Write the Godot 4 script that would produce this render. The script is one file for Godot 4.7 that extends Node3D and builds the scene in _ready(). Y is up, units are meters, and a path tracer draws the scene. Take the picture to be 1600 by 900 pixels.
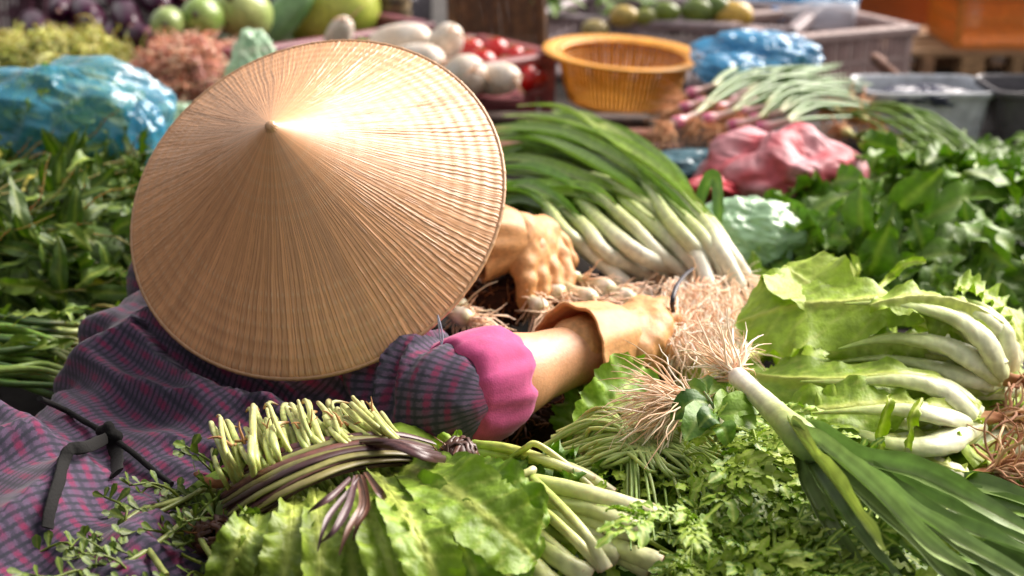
extends Node3D
# A market vendor in a palm-leaf hat sorting leeks among heaps of greens.
# Order: camera, sky, light; helpers; large structure; objects; small things.

const F := 2200.0                      # focal length in pixels of the 1600 px wide photograph
var eye := Vector3(0, 1.2, 0)
var view := Basis(Vector3.RIGHT, deg_to_rad(-20.0))
var rng := RandomNumberGenerator.new()
var nz := FastNoiseLite.new()
var nf := FastNoiseLite.new()
var nc := FastNoiseLite.new()
var M := {}
var taken := {}

func _ready():
	rng.seed = 7
	nz.seed = 11; nz.noise_type = FastNoiseLite.TYPE_SIMPLEX_SMOOTH; nz.frequency = 1.0; nz.fractal_type = FastNoiseLite.FRACTAL_NONE
	nf.seed = 5; nf.noise_type = FastNoiseLite.TYPE_SIMPLEX_SMOOTH; nf.frequency = 1.0; nf.fractal_type = FastNoiseLite.FRACTAL_FBM; nf.fractal_octaves = 3
	nc.seed = 4; nc.noise_type = FastNoiseLite.TYPE_CELLULAR; nc.frequency = 1.0; nc.fractal_type = FastNoiseLite.FRACTAL_NONE
	nc.cellular_return_type = FastNoiseLite.RETURN_DISTANCE2_SUB
	# --- camera
	var cam := Camera3D.new()
	cam.name = "camera"
	add_child(cam)
	cam.transform = Transform3D(view, eye)
	cam.near = 0.05; cam.far = 60.0
	cam.fov = rad_to_deg(2.0 * atan(450.0 / F))
	var at := CameraAttributesPhysical.new()
	at.frustum_focal_length = 12.0 / (450.0 / F)
	at.frustum_focus_distance = 1.29
	at.frustum_far = 60.0
	at.exposure_aperture = 5.4
	cam.attributes = at
	cam.fov = rad_to_deg(2.0 * atan(450.0 / F))
	cam.current = true
	# --- sky and light: bright overcast, the open side of the market lies behind and to the right of the goods
	var we := WorldEnvironment.new()
	we.name = "world"
	var e := Environment.new()
	e.background_mode = Environment.BG_SKY
	var sm := ProceduralSkyMaterial.new()
	sm.sky_top_color = Color(0.86, 0.86, 0.87)
	sm.sky_horizon_color = Color(0.90, 0.88, 0.86)
	sm.ground_horizon_color = Color(0.30, 0.27, 0.24)
	sm.ground_bottom_color = Color(0.20, 0.18, 0.16)
	sm.sky_energy_multiplier = 1.0
	var sk := Sky.new()
	sk.sky_material = sm
	e.sky = sk
	e.background_energy_multiplier = 0.15
	e.tonemap_mode = Environment.TONE_MAPPER_LINEAR
	e.tonemap_exposure = 7.6
	e.sdfgi_enabled = true; e.ssao_enabled = true; e.ssil_enabled = true
	we.environment = e
	add_child(we)
	var sun := DirectionalLight3D.new()
	sun.name = "sun"
	add_child(sun)
	sun.look_at_from_position(Vector3(0.80, 0.74, -0.60), Vector3.ZERO)
	sun.light_color = Color(1.0, 0.96, 0.925)
	sun.light_energy = 0.5
	sun.light_angular_distance = 48.0
	sun.shadow_enabled = true
	# --- scene
	var t0 := Time.get_ticks_msec()
	materials()
	build_structure()
	build_vendor()
	build_hat()
	build_far_goods()
	build_heaps()
	build_leek_pile()
	build_mustard_heads()
	build_near_goods()

# ------------------------------------------------------------------ helpers
func P(px, py, d) -> Vector3:          # point seen at that pixel, d metres along the optical axis
	return eye + view * Vector3((px - 800.0) / F * d, (450.0 - py) / F * d, -d)

func G(px, py, h) -> Vector3:          # where the ray of that pixel meets the level h
	var r: Vector3 = view * Vector3((px - 800.0) / F, (450.0 - py) / F, -1.0)
	return eye + r * ((h - eye.y) / r.y)

func L(r, g, b) -> Color:              # sRGB 0..255 to linear, for vertex colours
	return Color(r / 255.0, g / 255.0, b / 255.0).srgb_to_linear()

func rr(a: float, b: float) -> float:
	return rng.randf_range(a, b)

func rv(s = 1.0) -> Vector3:
	return Vector3(rr(-s, s), rr(-s, s), rr(-s, s))

func vary(c: Color, a = 0.12) -> Color:
	var k := 1.0 + rr(-a, a)
	return Color(c.r * k * (1.0 + rr(-a, a) * 0.4), c.g * k, c.b * k * (1.0 + rr(-a, a) * 0.4))

class MB:
	var v := PackedVector3Array()
	var c := PackedColorArray()
	var uv := PackedVector2Array()
	var ix := PackedInt32Array()
	func put(p: Vector3, col: Color, t: Vector2) -> void:
		v.append(p); c.append(col); uv.append(t)
	func sheet(b: int, nu: int, nv: int, wrap := false) -> void:   # nu rows of nv vertices each
		var m := nv if wrap else nv - 1
		for i in nu - 1:
			var r0 := b + i * nv
			var r1 := r0 + nv
			for j in m:
				var k := (j + 1) % nv
				ix.append(r0 + j); ix.append(r1 + j); ix.append(r0 + k)
				ix.append(r0 + k); ix.append(r1 + j); ix.append(r1 + k)
	func normals() -> PackedVector3Array:
		var n := PackedVector3Array()
		n.resize(v.size())
		for i in range(0, ix.size(), 3):
			var a := ix[i]; var b := ix[i + 1]; var d := ix[i + 2]
			var f := (v[d] - v[a]).cross(v[b] - v[a])
			n[a] += f; n[b] += f; n[d] += f
		for i in n.size():
			n[i] = n[i].normalized() if n[i].length_squared() > 1e-20 else Vector3.UP
		return n
	func mesh(origin := Vector3.ZERO) -> ArrayMesh:
		var a := []
		a.resize(Mesh.ARRAY_MAX)
		if origin != Vector3.ZERO:
			for i in v.size():
				v[i] -= origin
		a[Mesh.ARRAY_VERTEX] = v
		a[Mesh.ARRAY_NORMAL] = normals()
		a[Mesh.ARRAY_COLOR] = c
		a[Mesh.ARRAY_TEX_UV] = uv
		a[Mesh.ARRAY_INDEX] = ix
		var m := ArrayMesh.new()
		m.add_surface_from_arrays(Mesh.PRIMITIVE_TRIANGLES, a)
		return m

func numbered(n: String) -> String:
	taken[n] = taken.get(n, -1) + 1
	return n if taken[n] == 0 else "%s_%03d" % [n, taken[n]]

func tag(o, label, category = "", group = "", kind = ""):
	if label: o.set_meta("label", label)
	if category: o.set_meta("category", category)
	if group: o.set_meta("group", group)
	if kind: o.set_meta("kind", kind)
	return o

func thing(n: String, at: Vector3, label: String, category: String, group = "") -> Node3D:
	var o := Node3D.new()
	o.name = numbered(n)
	add_child(o)
	o.position = at
	tag(o, label, category, group)
	return o

func world_of(o) -> Vector3:
	var p := Vector3.ZERO
	while o is Node3D and o != self:
		p += o.position
		o = o.get_parent()
	return p

func part(parent, n: String, mb: MB, mat, kind = "") -> MeshInstance3D:   # mb in world coordinates; parents are never turned
	var o := MeshInstance3D.new()
	o.name = n
	o.mesh = mb.mesh(world_of(parent))
	o.material_override = mat
	if kind: o.set_meta("kind", kind)
	parent.add_child(o, true)
	return o

func piece(parent, n: String, m: Mesh, mat, t: Transform3D) -> MeshInstance3D:   # shared mesh
	var o := MeshInstance3D.new()
	o.name = n
	o.mesh = m
	o.material_override = mat
	o.transform = Transform3D(t.basis, t.origin - world_of(parent))
	parent.add_child(o, true)
	return o

func cr(p: Array, n: int) -> PackedVector3Array:       # Catmull-Rom through p, n points
	var out := PackedVector3Array()
	var m := p.size() - 1
	for i in n:
		var t := float(i) / (n - 1) * m
		var k := mini(int(t), m - 1)
		var f := t - k
		var a: Vector3 = p[maxi(k - 1, 0)]
		var b: Vector3 = p[k]
		var c: Vector3 = p[k + 1]
		var d: Vector3 = p[mini(k + 2, m)]
		out.append(b.cubic_interpolate(c, a, d, f))
	return out

func ramp(keys: Array, t: float):                      # [[t, value], ...]
	for i in keys.size() - 1:
		if t <= keys[i + 1][0]:
			var s: float = clampf((t - keys[i][0]) / maxf(keys[i + 1][0] - keys[i][0], 1e-6), 0, 1)
			return lerp(keys[i][1], keys[i + 1][1], s)
	return keys[-1][1]

# swept tube: radius and colour as ramps along 0..1
func tube(mb: MB, pts: PackedVector3Array, rad: Array, sides: int, cols: Array, flat = 1.0, up = Vector3.UP, caps = true, rough = 0.0, capcol = null):
	var n := pts.size()
	var base := mb.v.size()
	var T := (pts[1] - pts[0]).normalized()
	var S := T.cross(up)
	if S.length() < 0.05: S = T.cross(Vector3.RIGHT)
	S = S.normalized()
	var off := rr(0, 100.0)
	var ends := []
	for i in n:
		var T2 := (pts[mini(i + 1, n - 1)] - pts[maxi(i - 1, 0)]).normalized()
		S = (S - T2 * S.dot(T2)).normalized()
		var N := S.cross(T2)
		var t := float(i) / (n - 1)
		var r: float = ramp(rad, t)
		var col: Color = ramp(cols, t)
		for j in sides:
			var a := TAU * j / sides
			var q := r
			if rough > 0.0: q *= 1.0 + rough * nz.get_noise_3d(cos(a) * 1.3 + off, sin(a) * 1.3, t * n * 0.35)
			var cc := col
			if rough > 0.0:
				var kk := 1.0 + 0.12 * nz.get_noise_3d(cos(a) * 3.0 + off, sin(a) * 3.0, t * 2.0)
				cc = Color(col.r * kk, col.g * kk, col.b * kk)
			mb.put(pts[i] + S * (cos(a) * q) + N * (sin(a) * q * flat), cc, Vector2(float(j) / sides, t))
	mb.sheet(base, n, sides, true)
	if caps:
		for e in [0, n - 1]:
			var cc2: Color = capcol if capcol != null else mb.c[base + e * sides]
			var b2 := mb.v.size()
			for j in sides: mb.put(mb.v[base + e * sides + j], cc2, Vector2.ZERO)
			mb.put(pts[e], cc2, Vector2.ZERO)
			for j in sides:
				if e == 0: mb.ix.append_array([b2 + sides, b2 + j, b2 + (j + 1) % sides])
				else: mb.ix.append_array([b2 + sides, b2 + (j + 1) % sides, b2 + j])

# leaf blade round a spine. o: w (half-width ramp), nv, fold (radians, edges up), ruf, ruff (waves), teeth, mid, blade, edge, rib, veins, puck, twist
func leaf(mb: MB, pts: PackedVector3Array, up: Vector3, o: Dictionary):
	var n := pts.size()
	var nv: int = o.get("nv", 7)
	var base := mb.v.size()
	var off := rr(0, 200.0)
	var mid: Color = o.mid
	var blade: Color = o.blade
	var edge: Color = o.get("edge", blade)
	var rib: float = o.get("rib", 0.004)
	var veins: float = o.get("veins", 0.0)
	var puck: float = o.get("puck", 0.0)
	var ruf: float = o.get("ruf", 0.0)
	var ruff: float = o.get("ruff", 5.0)
	var teeth: float = o.get("teeth", 0.0)
	var twist: float = o.get("twist", 0.0)
	var curl: float = o.get("curl", 0.0)
	var w: Array = o.w
	var ribh: Array = o.get("ribh", [])
	var stripes: float = o.get("stripes", 0.0)
	var fine: float = o.get("fine", 0.0)
	for i in n:
		var t := float(i) / (n - 1)
		var T := (pts[mini(i + 1, n - 1)] - pts[maxi(i - 1, 0)]).normalized()
		var S := T.cross(up)
		if S.length() < 0.03: S = T.cross(Vector3(0.3, 0.2, 1.0))
		S = S.normalized()
		var N := S.cross(T)
		if twist != 0.0:
			S = S.rotated(T, twist * t); N = N.rotated(T, twist * t)
		var hw: float = ramp(w, t)
		var fold: float = ramp(o.fold, t) if o.get("fold") is Array else o.get("fold", 0.0)
		for j in nv:
			var s := 2.0 * j / (nv - 1) - 1.0
			if nv > 15: s = signf(s) * pow(absf(s), 1.35)
			var a := absf(s)
			var sg := signf(s)
			var ww := hw
			if teeth > 0.0: ww *= 1.0 + teeth * a * nz.get_noise_2d(t * 38.0 + off, sg * 7.0)
			var ang := fold + curl * a
			var lat := ww * a
			var p := pts[i] + S * (sg * lat * cos(ang)) + N * (lat * sin(ang))
			var vein := 0.0
			if veins > 0.0:
				var ph := absf(fposmod(t * veins - a * hw * veins * 3.0 + 0.15 * sg, 1.0) - 0.5) * 2.0
				vein = smoothstep(0.82, 1.0, ph)
				p += N * (puck * (1.0 - ph * ph) * sin(a * PI))
			if ribh.size():
				var rh: float = ramp(ribh, t)
				p += N * (rh * exp(-pow(lat / (rh * 1.15 + 0.0004), 2.0)))
			if fine > 0.0:
				p += N * (fine * nf.get_noise_3d(p.x * 75.0 + off, p.y * 75.0, p.z * 75.0))
			if ruf > 0.0:
				p += N * (ruf * a * a * (nz.get_noise_2d(t * ruff + off, sg * 3.0) * 1.6 + 0.3 * nz.get_noise_2d(t * ruff * 3.0 + off, sg * 9.0)))
			if puck > 0.0:
				p += N * (puck * 0.8 * nz.get_noise_3d(p.x * 90.0, p.y * 90.0, p.z * 90.0))
			var rb := rib
			if ribh.size(): rb = maxf(float(ramp(ribh, t)) * 1.5, 0.0012)
			var m := exp(-pow(a * hw / rb, 2.0)) if hw > 0.0 else 1.0
			var cc := blade.lerp(edge, a * a)
			var k := 1.0 + 0.16 * nz.get_noise_3d(p.x * 60.0 + off, p.y * 60.0, p.z * 60.0)
			if stripes > 0.0: k *= 1.0 + stripes * nz.get_noise_2d(s * 9.0 + off, t * 1.5)
			cc = Color(cc.r * k, cc.g * k, cc.b * k).lerp(mid, clampf(m + vein * 0.5, 0, 1))
			mb.put(p, cc, Vector2(s * 0.5 + 0.5, t))
	mb.sheet(base, n, nv)

func lathe(mb: MB, at: Vector3, axis: Vector3, prof: Array, sides: int, col: Callable, bump = 0.0, bf = 6.0):
	axis = axis.normalized()
	var S := axis.cross(Vector3(0.31, 0.2, 0.9)).normalized()
	var N := S.cross(axis)
	var base := mb.v.size()
	var off := rr(0, 50.0)
	for i in prof.size():
		for j in sides:
			var a := TAU * j / sides
			var r: float = prof[i][0]
			if bump > 0.0: r *= 1.0 + bump * nz.get_noise_3d(cos(a) * bf * 0.3 + off, sin(a) * bf * 0.3, prof[i][1] * bf * 5.0)
			var p := at + axis * float(prof[i][1]) + (S * cos(a) + N * sin(a)) * r
			mb.put(p, col.call(float(i) / (prof.size() - 1), a), Vector2(float(j) / sides, float(i) / (prof.size() - 1)))
	mb.sheet(base, prof.size(), sides, true)

func egg(len: float, rad: float, pts := 12, power := 1.0, shift := 0.0) -> Array:      # closed profile along 0..len
	var out := []
	for i in pts:
		var a := PI * i / (pts - 1)
		out.append([maxf(rad * pow(sin(a), power) * (1.0 + shift * cos(a)), 1e-4), len * 0.5 * (1.0 - cos(a))])
	return out

func box(mb: MB, t: Transform3D, s: Vector3, col: Color, bev := 0.0):
	# chamfered box
	var h := s * 0.5
	var q := h - Vector3.ONE * bev
	for ax in 3:
		for sg in [-1.0, 1.0]:
			var b := mb.v.size()
			var u := (ax + 1) % 3
			var w := (ax + 2) % 3
			for k in [[-1, -1], [1, -1], [1, 1], [-1, 1]]:
				var p := Vector3.ZERO
				p[ax] = sg * h[ax]; p[u] = k[0] * q[u] ; p[w] = k[1] * q[w]
				mb.put(t * p, col, Vector2(k[0], k[1]))
			if sg > 0: mb.ix.append_array([b, b + 2, b + 1, b, b + 3, b + 2])
			else: mb.ix.append_array([b, b + 1, b + 2, b, b + 2, b + 3])
	if bev > 0.0:
		for ax in 3:
			var u := (ax + 1) % 3
			var w := (ax + 2) % 3
			for a in [-1.0, 1.0]:
				for d in [-1.0, 1.0]:
					var b := mb.v.size()
					for e in [-1.0, 1.0]:
						var p := Vector3.ZERO
						p[ax] = e * q[ax]; p[u] = a * h[u]; p[w] = d * q[w]
						mb.put(t * p, col, Vector2.ZERO)
						p[u] = a * q[u]; p[w] = d * h[w]
						mb.put(t * p, col, Vector2.ZERO)
					if a * d > 0: mb.ix.append_array([b, b + 2, b + 1, b + 1, b + 2, b + 3])
					else: mb.ix.append_array([b, b + 1, b + 2, b + 1, b + 3, b + 2])

# curly strand
func strand(mb: MB, a: Vector3, dir: Vector3, len: float, r: float, col: Color, wig = 0.35, seg = 5, sides = 3, tipcol = null, sag = 0.0):
	var p := PackedVector3Array([a])
	var d := dir.normalized()
	var q := a
	for i in seg:
		d = (d + rv(wig) + Vector3(0, -sag, 0)).normalized()
		q += d * (len / seg)
		p.append(q)
	var c2: Color = tipcol if tipcol != null else col
	tube(mb, p, [[0.0, r], [0.7, r * 0.8], [1.0, r * 0.3]], sides, [[0.0, col], [1.0, c2]], 1.0, Vector3(0.3, 1, 0.2), false)

# smooth union of tapered capsules [a, b, ra, rb], meshed as surface nets
func nets(mb: MB, bones: Array, cell: float, k: float, col: Callable, uvf = null, disp = null):
	var lo := Vector3.ONE * 1e9
	var hi := -lo
	for b in bones:
		var m: float = maxf(b[2], b[3]) + k + cell * 3.0
		lo = lo.min(b[0] - Vector3.ONE * m).min(b[1] - Vector3.ONE * m)
		hi = hi.max(b[0] + Vector3.ONE * m).max(b[1] + Vector3.ONE * m)
	var nx := int((hi.x - lo.x) / cell) + 2
	var ny := int((hi.y - lo.y) / cell) + 2
	var nzz := int((hi.z - lo.z) / cell) + 2
	var g := PackedFloat32Array()
	g.resize(nx * ny * nzz)
	g.fill(1.0)
	for b in bones:
		var a: Vector3 = b[0]
		var ab: Vector3 = b[1] - b[0]
		var l2 := maxf(ab.length_squared(), 1e-9)
		var ra: float = b[2]
		var dr: float = b[3] - b[2]
		var kb: float = b[4] if b.size() > 4 else k
		var m: float = maxf(b[2], b[3]) + k + cell * 2.0
		var p0: Vector3 = (a.min(b[1]) - Vector3.ONE * m - lo) / cell
		var p1: Vector3 = (a.max(b[1]) + Vector3.ONE * m - lo) / cell
		for z in range(maxi(int(p0.z), 0), mini(int(p1.z) + 1, nzz)):
			for y in range(maxi(int(p0.y), 0), mini(int(p1.y) + 1, ny)):
				var row := (z * ny + y) * nx
				for x in range(maxi(int(p0.x), 0), mini(int(p1.x) + 1, nx)):
					var ap := lo + Vector3(x, y, z) * cell - a
					var t := clampf(ap.dot(ab) / l2, 0.0, 1.0)
					var d := (ap - ab * t).length() - ra - dr * t
					var o := g[row + x]
					var h := maxf(kb - absf(d - o), 0.0) / kb
					g[row + x] = minf(d, o) - h * h * kb * 0.25
	var at := {}
	var base := mb.v.size()
	var sy := nx
	var sz := nx * ny
	var offs := [0, 1, sy, sy + 1, sz, sz + 1, sz + sy, sz + sy + 1]
	var cor := [Vector3(0, 0, 0), Vector3(1, 0, 0), Vector3(0, 1, 0), Vector3(1, 1, 0), Vector3(0, 0, 1), Vector3(1, 0, 1), Vector3(0, 1, 1), Vector3(1, 1, 1)]
	var edges := [[0, 1], [2, 3], [4, 5], [6, 7], [0, 2], [1, 3], [4, 6], [5, 7], [0, 4], [1, 5], [2, 6], [3, 7]]
	for z in nzz - 1:
		for y in ny - 1:
			for x in nx - 1:
				var i := x + y * sy + z * sz
				var neg := 0
				for o in offs:
					if g[i + o] < 0.0: neg += 1
				if neg == 0 or neg == 8: continue
				var s := Vector3.ZERO
				var cnt := 0
				for e in edges:
					var d0 := g[i + offs[e[0]]]
					var d1 := g[i + offs[e[1]]]
					if (d0 < 0.0) != (d1 < 0.0):
						s += (cor[e[0]] as Vector3).lerp(cor[e[1]], d0 / (d0 - d1))
						cnt += 1
				var p := lo + (Vector3(x, y, z) + s / cnt) * cell
				at[i] = mb.v.size()
				mb.put(p, col.call(p), Vector2.ZERO)
	for i in at:
		# quads round edges leaving corner i along x, y, z
		for ax in 3:
			var st: int = [1, sy, sz][ax]
			var u: int = [sy, sz, 1][ax]
			var w: int = [sz, 1, sy][ax]
			var a: bool = g[i] < 0.0
			if a == (g[i + st] < 0.0): continue
			if not (at.has(i - u) and at.has(i - w) and at.has(i - u - w)): continue
			var q := [at[i], at[i - u], at[i - u - w], at[i - w]]
			if not a: mb.ix.append_array([q[0], q[1], q[2], q[0], q[2], q[3]])
			else: mb.ix.append_array([q[0], q[2], q[1], q[0], q[3], q[2]])
	if disp != null:
		var n := mb.normals()
		for i in range(base, mb.v.size()):
			mb.v[i] += n[i] * float(disp.call(mb.v[i], n[i]))
	if uvf != null:
		for i in range(base, mb.v.size()):
			mb.uv[i] = uvf.call(mb.v[i])

# ------------------------------------------------------------------ materials
func noise_tex(freq: float, lo: float, hi: float, seed_n: int, sx = 256, oct = 4) -> ImageTexture:
	var f := FastNoiseLite.new()
	f.seed = seed_n; f.frequency = freq; f.fractal_octaves = oct
	var im := f.get_seamless_image(sx, sx)
	im.convert(Image.FORMAT_RGBA8)
	for y in sx:
		for x in sx:
			var k := lerpf(lo, hi, im.get_pixel(x, y).r)
			im.set_pixel(x, y, Color(k, k, k))
	return ImageTexture.create_from_image(im)

func mat(o: Dictionary) -> StandardMaterial3D:
	var m := StandardMaterial3D.new()
	m.resource_name = o.get("name", "matter")
	m.vertex_color_use_as_albedo = o.get("vc", true)
	m.albedo_color = o.get("col", Color.WHITE)
	m.roughness = o.get("rough", 0.6)
	m.metallic = 0.0
	m.metallic_specular = o.get("spec", 0.5)
	m.cull_mode = BaseMaterial3D.CULL_DISABLED
	if o.has("back"):
		m.backlight_enabled = true
		m.backlight = o.back
	if o.has("tex"):
		m.albedo_texture = o.tex
	if o.has("bump"):
		m.heightmap_enabled = true
		m.heightmap_texture = o.bump
		m.heightmap_scale = o.get("depth", 0.1)
	if o.has("scale"):
		m.uv1_triplanar = true
		m.uv1_scale = Vector3.ONE * o.scale
	if o.has("alpha"):
		m.transparency = BaseMaterial3D.TRANSPARENCY_ALPHA
		m.albedo_color.a = o.alpha
	if o.has("sss"):
		m.subsurf_scatter_enabled = true
		m.subsurf_scatter_strength = o.sss
	if o.has("coat"):
		m.clearcoat_enabled = true
		m.clearcoat = o.coat
		m.clearcoat_roughness = 0.25
	if o.has("rim"):
		m.rim_enabled = true; m.rim = o.rim; m.rim_tint = 0.6
	return m

func materials():
	var mott := noise_tex(0.02, 0.72, 1.0, 3)
	var fine := noise_tex(0.06, 0.0, 1.0, 9)
	M.leaf = mat({"name": "leaf", "col": Color(0.98, 1.0, 0.68), "rough": 0.52, "back": Color(0.55, 0.62, 0.35), "tex": mott, "bump": fine, "depth": 0.05, "scale": 14.0})
	M.leek = mat({"name": "leek leaf", "col": Color(0.98, 1.0, 0.78), "rough": 0.40, "back": Color(0.45, 0.52, 0.4), "tex": mott, "bump": fine, "depth": 0.02, "scale": 9.0})
	M.stalk = mat({"name": "stalk", "rough": 0.42, "sss": 0.08, "tex": mott, "bump": fine, "depth": 0.02, "scale": 12.0})
	M.root = mat({"name": "root", "rough": 0.8, "back": Color(0.5, 0.5, 0.5)})
	M.skin_veg = mat({"name": "vegetable skin", "rough": 0.35, "tex": mott, "scale": 9.0, "bump": fine, "depth": 0.03})
	M.gloss_veg = mat({"name": "glossy skin", "rough": 0.18, "tex": mott, "scale": 6.0})
	M.plastic = mat({"name": "plastic", "rough": 0.45, "tex": mott, "scale": 5.0, "bump": fine, "depth": 0.04})
	M.wood = mat({"name": "wood", "rough": 0.8, "tex": noise_tex(0.03, 0.5, 1.0, 21), "scale": 4.0, "bump": fine, "depth": 0.1})
	M.soil = mat({"name": "soil", "rough": 0.95, "tex": noise_tex(0.05, 0.5, 1.0, 22), "scale": 6.0, "bump": fine, "depth": 0.3})
	M.skin = mat({"name": "skin", "rough": 0.45, "sss": 0.12, "tex": noise_tex(0.03, 0.88, 1.0, 31), "bump": fine, "depth": 0.03, "scale": 22.0})
	M.rubber = mat({"name": "glove rubber", "rough": 0.55, "sss": 0.05, "tex": noise_tex(0.03, 0.72, 1.0, 33), "bump": fine, "depth": 0.03, "scale": 14.0})
	M.straw = mat({"name": "palm leaf", "rough": 0.42, "spec": 0.68, "back": Color(0.22, 0.17, 0.1)})
	M.strap = mat({"name": "palm strap", "rough": 0.4, "tex": mott, "scale": 16.0})
	M.cuff = mat({"name": "cuff cloth", "rough": 0.85, "tex": noise_tex(0.03, 0.8, 1.0, 41), "bump": noise_tex(0.15, 0.0, 1.0, 42), "depth": 0.03, "scale": 12.0, "rim": 0.3})
	M.hair = mat({"name": "hair", "rough": 0.5})
	M.black_cloth = mat({"name": "black cloth", "rough": 0.9, "bump": fine, "depth": 0.05, "scale": 20.0})
	M.film = mat({"name": "plastic film", "rough": 0.24, "alpha": 0.34, "spec": 0.5})
	M.film_clear = mat({"name": "clear film", "rough": 0.3, "alpha": 0.45, "spec": 0.6})
	M.sack = mat({"name": "woven sack", "rough": 0.55, "tex": mott, "bump": noise_tex(0.12, 0.0, 1.0, 52), "depth": 0.06, "scale": 10.0, "back": Color(0.4, 0.2, 0.2)})
	M.sack_blue = mat({"name": "blue film", "rough": 0.28, "tex": mott, "scale": 8.0, "back": Color(0.5, 0.5, 0.5)})
	M.film_blue = mat({"name": "blue film", "rough": 0.24, "alpha": 0.6, "spec": 0.5})
	M.film_green = mat({"name": "pale green film", "rough": 0.24, "alpha": 0.5, "spec": 0.45})
	M.aubergine = mat({"name": "aubergine skin", "rough": 0.3, "spec": 0.32})
	M.cloth = mat({"name": "checked cloth", "vc": false, "rough": 0.9, "tex": plaid(), "rim": 0.25})
	M.ground = mat({"name": "ground", "rough": 0.9, "tex": noise_tex(0.02, 0.5, 1.0, 61), "scale": 1.3, "bump": fine, "depth": 0.4})

func plaid() -> ImageTexture:          # fine warp stripes crossed by blotchy pink weft bands
	var n := 384
	var im := Image.create(n, n, false, Image.FORMAT_RGBA8)
	var slate := Color(0.12, 0.13, 0.185)
	var mauve := Color(0.32, 0.25, 0.35)
	var pink := Color(0.49, 0.11, 0.27)
	var plum := Color(0.30, 0.13, 0.25)
	for y in n:
		for x in n:
			var u := float(x) / n * 8.0
			var v := float(y) / n * 3.0
			var fu := fposmod(u + 0.10 * nz.get_noise_2d(y * 0.10, 3.0 + floor(u)), 1.0)
			var a := smoothstep(0.05, 0.2, fu) * (1.0 - smoothstep(0.42, 0.58, fu))     # dark warp stripe
			var fv := fposmod(v + 0.09 * nz.get_noise_2d(x * 0.5, 9.0 + floor(v)), 1.0)
			var b := smoothstep(0.10, 0.22, fv) * (1.0 - smoothstep(0.40, 0.55, fv))     # pink weft band
			var c := smoothstep(0.60, 0.68, fv) * (1.0 - smoothstep(0.82, 0.92, fv))     # dark weft band
			var blot := 0.52 + 0.33 * sin(u * PI * 0.5 + 1.2 * floor(v))
			var col := mauve.lerp(slate, a * 0.85)
			col = col.lerp(slate, c * 0.55)
			col = col.lerp(pink.lerp(plum, a * 0.6), b * blot)
			var th := 1.0 + 0.14 * sin(x * PI * 0.5) + 0.14 * sin(y * PI * 0.5) + 0.22 * nz.get_noise_2d(x * 0.9, y * 0.10)
			im.set_pixel(x, y, Color(col.r * th, col.g * th, col.b * th))
	return ImageTexture.create_from_image(im)

# ------------------------------------------------------------------ ground and tables
func build_structure():
	var g := MB.new()
	var b := 0
	for i in 41:
		for j in 41:
			g.put(Vector3(-30 + j * 1.5, 0.02 * nz.get_noise_2d(i * 0.9, j * 0.9), 30 - i * 1.5), L(66, 60, 56), Vector2(j, i))
	g.sheet(b, 41, 41)
	tag(part(self, "ground", g, M.ground), "", "", "", "structure")
	awning()  # out of view, added for the shade it gives
	table(Rect2(-0.42, -1.36, 1.9, 0.55), 0.50, "low plank table under the tied mustard bundle and the leek")
	table(Rect2(-0.02, -1.83, 1.5, 0.46), 0.50, "low plank table under the gloved hands and mustard heads")
	table(Rect2(-1.5, -3.1, 3.2, 1.26), 0.47, "wide plank table under the herb heaps and the colander")
	table(Rect2(-1.9, -4.6, 3.05, 1.48), 0.40, "wide plank table under the gourds and plastic crates")

# added unseen awning and curtain; they keep sky light off the near side
func awning():
	var o := thing("added_canvas_awning", Vector3(-2.3, 0, 2.2), "dark canvas awning on four poles added unseen above the camera to hold back sky light", "awning")
	var mb := MB.new()
	for i in 14:
		for j in 20:
			var x := -3.0 + j * 0.28
			var z := -0.2 + i * 0.22
			mb.put(Vector3(x, 2.15 + 0.10 * i * 0.25 + 0.05 * sin(x * 2.1) * sin(z * 1.7), z), L(74, 66, 60), Vector2(j, i))
	mb.sheet(0, 14, 20)
	part(o, "canvas", mb, M.black_cloth)
	var sm := MB.new()
	for i in 16:
		for j in 14:
			var z := -2.6 + i * 0.35
			sm.put(Vector3(-1.75 + 0.06 * sin(z * 3.0), 0.25 + j * 0.15, z), L(70, 62, 56), Vector2(j, i))
	sm.sheet(0, 16, 14)
	part(o, "added_side_curtain", sm, M.black_cloth)  # added out of view to block sky light from the left
	for q in [[-2.9, -0.15], [2.2, -0.15], [-2.9, 2.6], [2.2, 2.6]]:
		var pm := MB.new()
		tube(pm, PackedVector3Array([Vector3(q[0], 0, q[1]), Vector3(q[0], 2.2, q[1])]), [[0.0, 0.03], [1.0, 0.03]], 10, [[0.0, L(90, 84, 80)], [1.0, L(90, 84, 80)]])
		part(o, "pole", pm, M.wood)

func table(r: Rect2, y: float, label: String):
	var o := thing("plank_table", Vector3(r.get_center().x, 0, r.get_center().y), label, "table")
	var n := int(r.size.y / 0.11)
	for i in n:
		var mb := MB.new()
		var z := r.position.y + (i + 0.5) * r.size.y / n
		box(mb, Transform3D(Basis(), Vector3(r.get_center().x, y - 0.012 + rr(-0.002, 0.002), z)), Vector3(r.size.x, 0.024, r.size.y / n - 0.006), vary(L(52, 38, 28), 0.2), 0.003)
		part(o, "plank", mb, M.wood)
	for sx in [0.06, 0.94]:
		for sz in [0.1, 0.9]:
			var mb := MB.new()
			var p := Vector3(r.position.x + r.size.x * sx, (y - 0.026) * 0.5, r.position.y + r.size.y * sz)
			box(mb, Transform3D(Basis(), p), Vector3(0.06, y - 0.03, 0.06), L(66, 48, 36), 0.004)
			part(o, "leg", mb, M.wood)

# ------------------------------------------------------------------ vendor
var shirt_v := PackedVector3Array()

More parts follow.
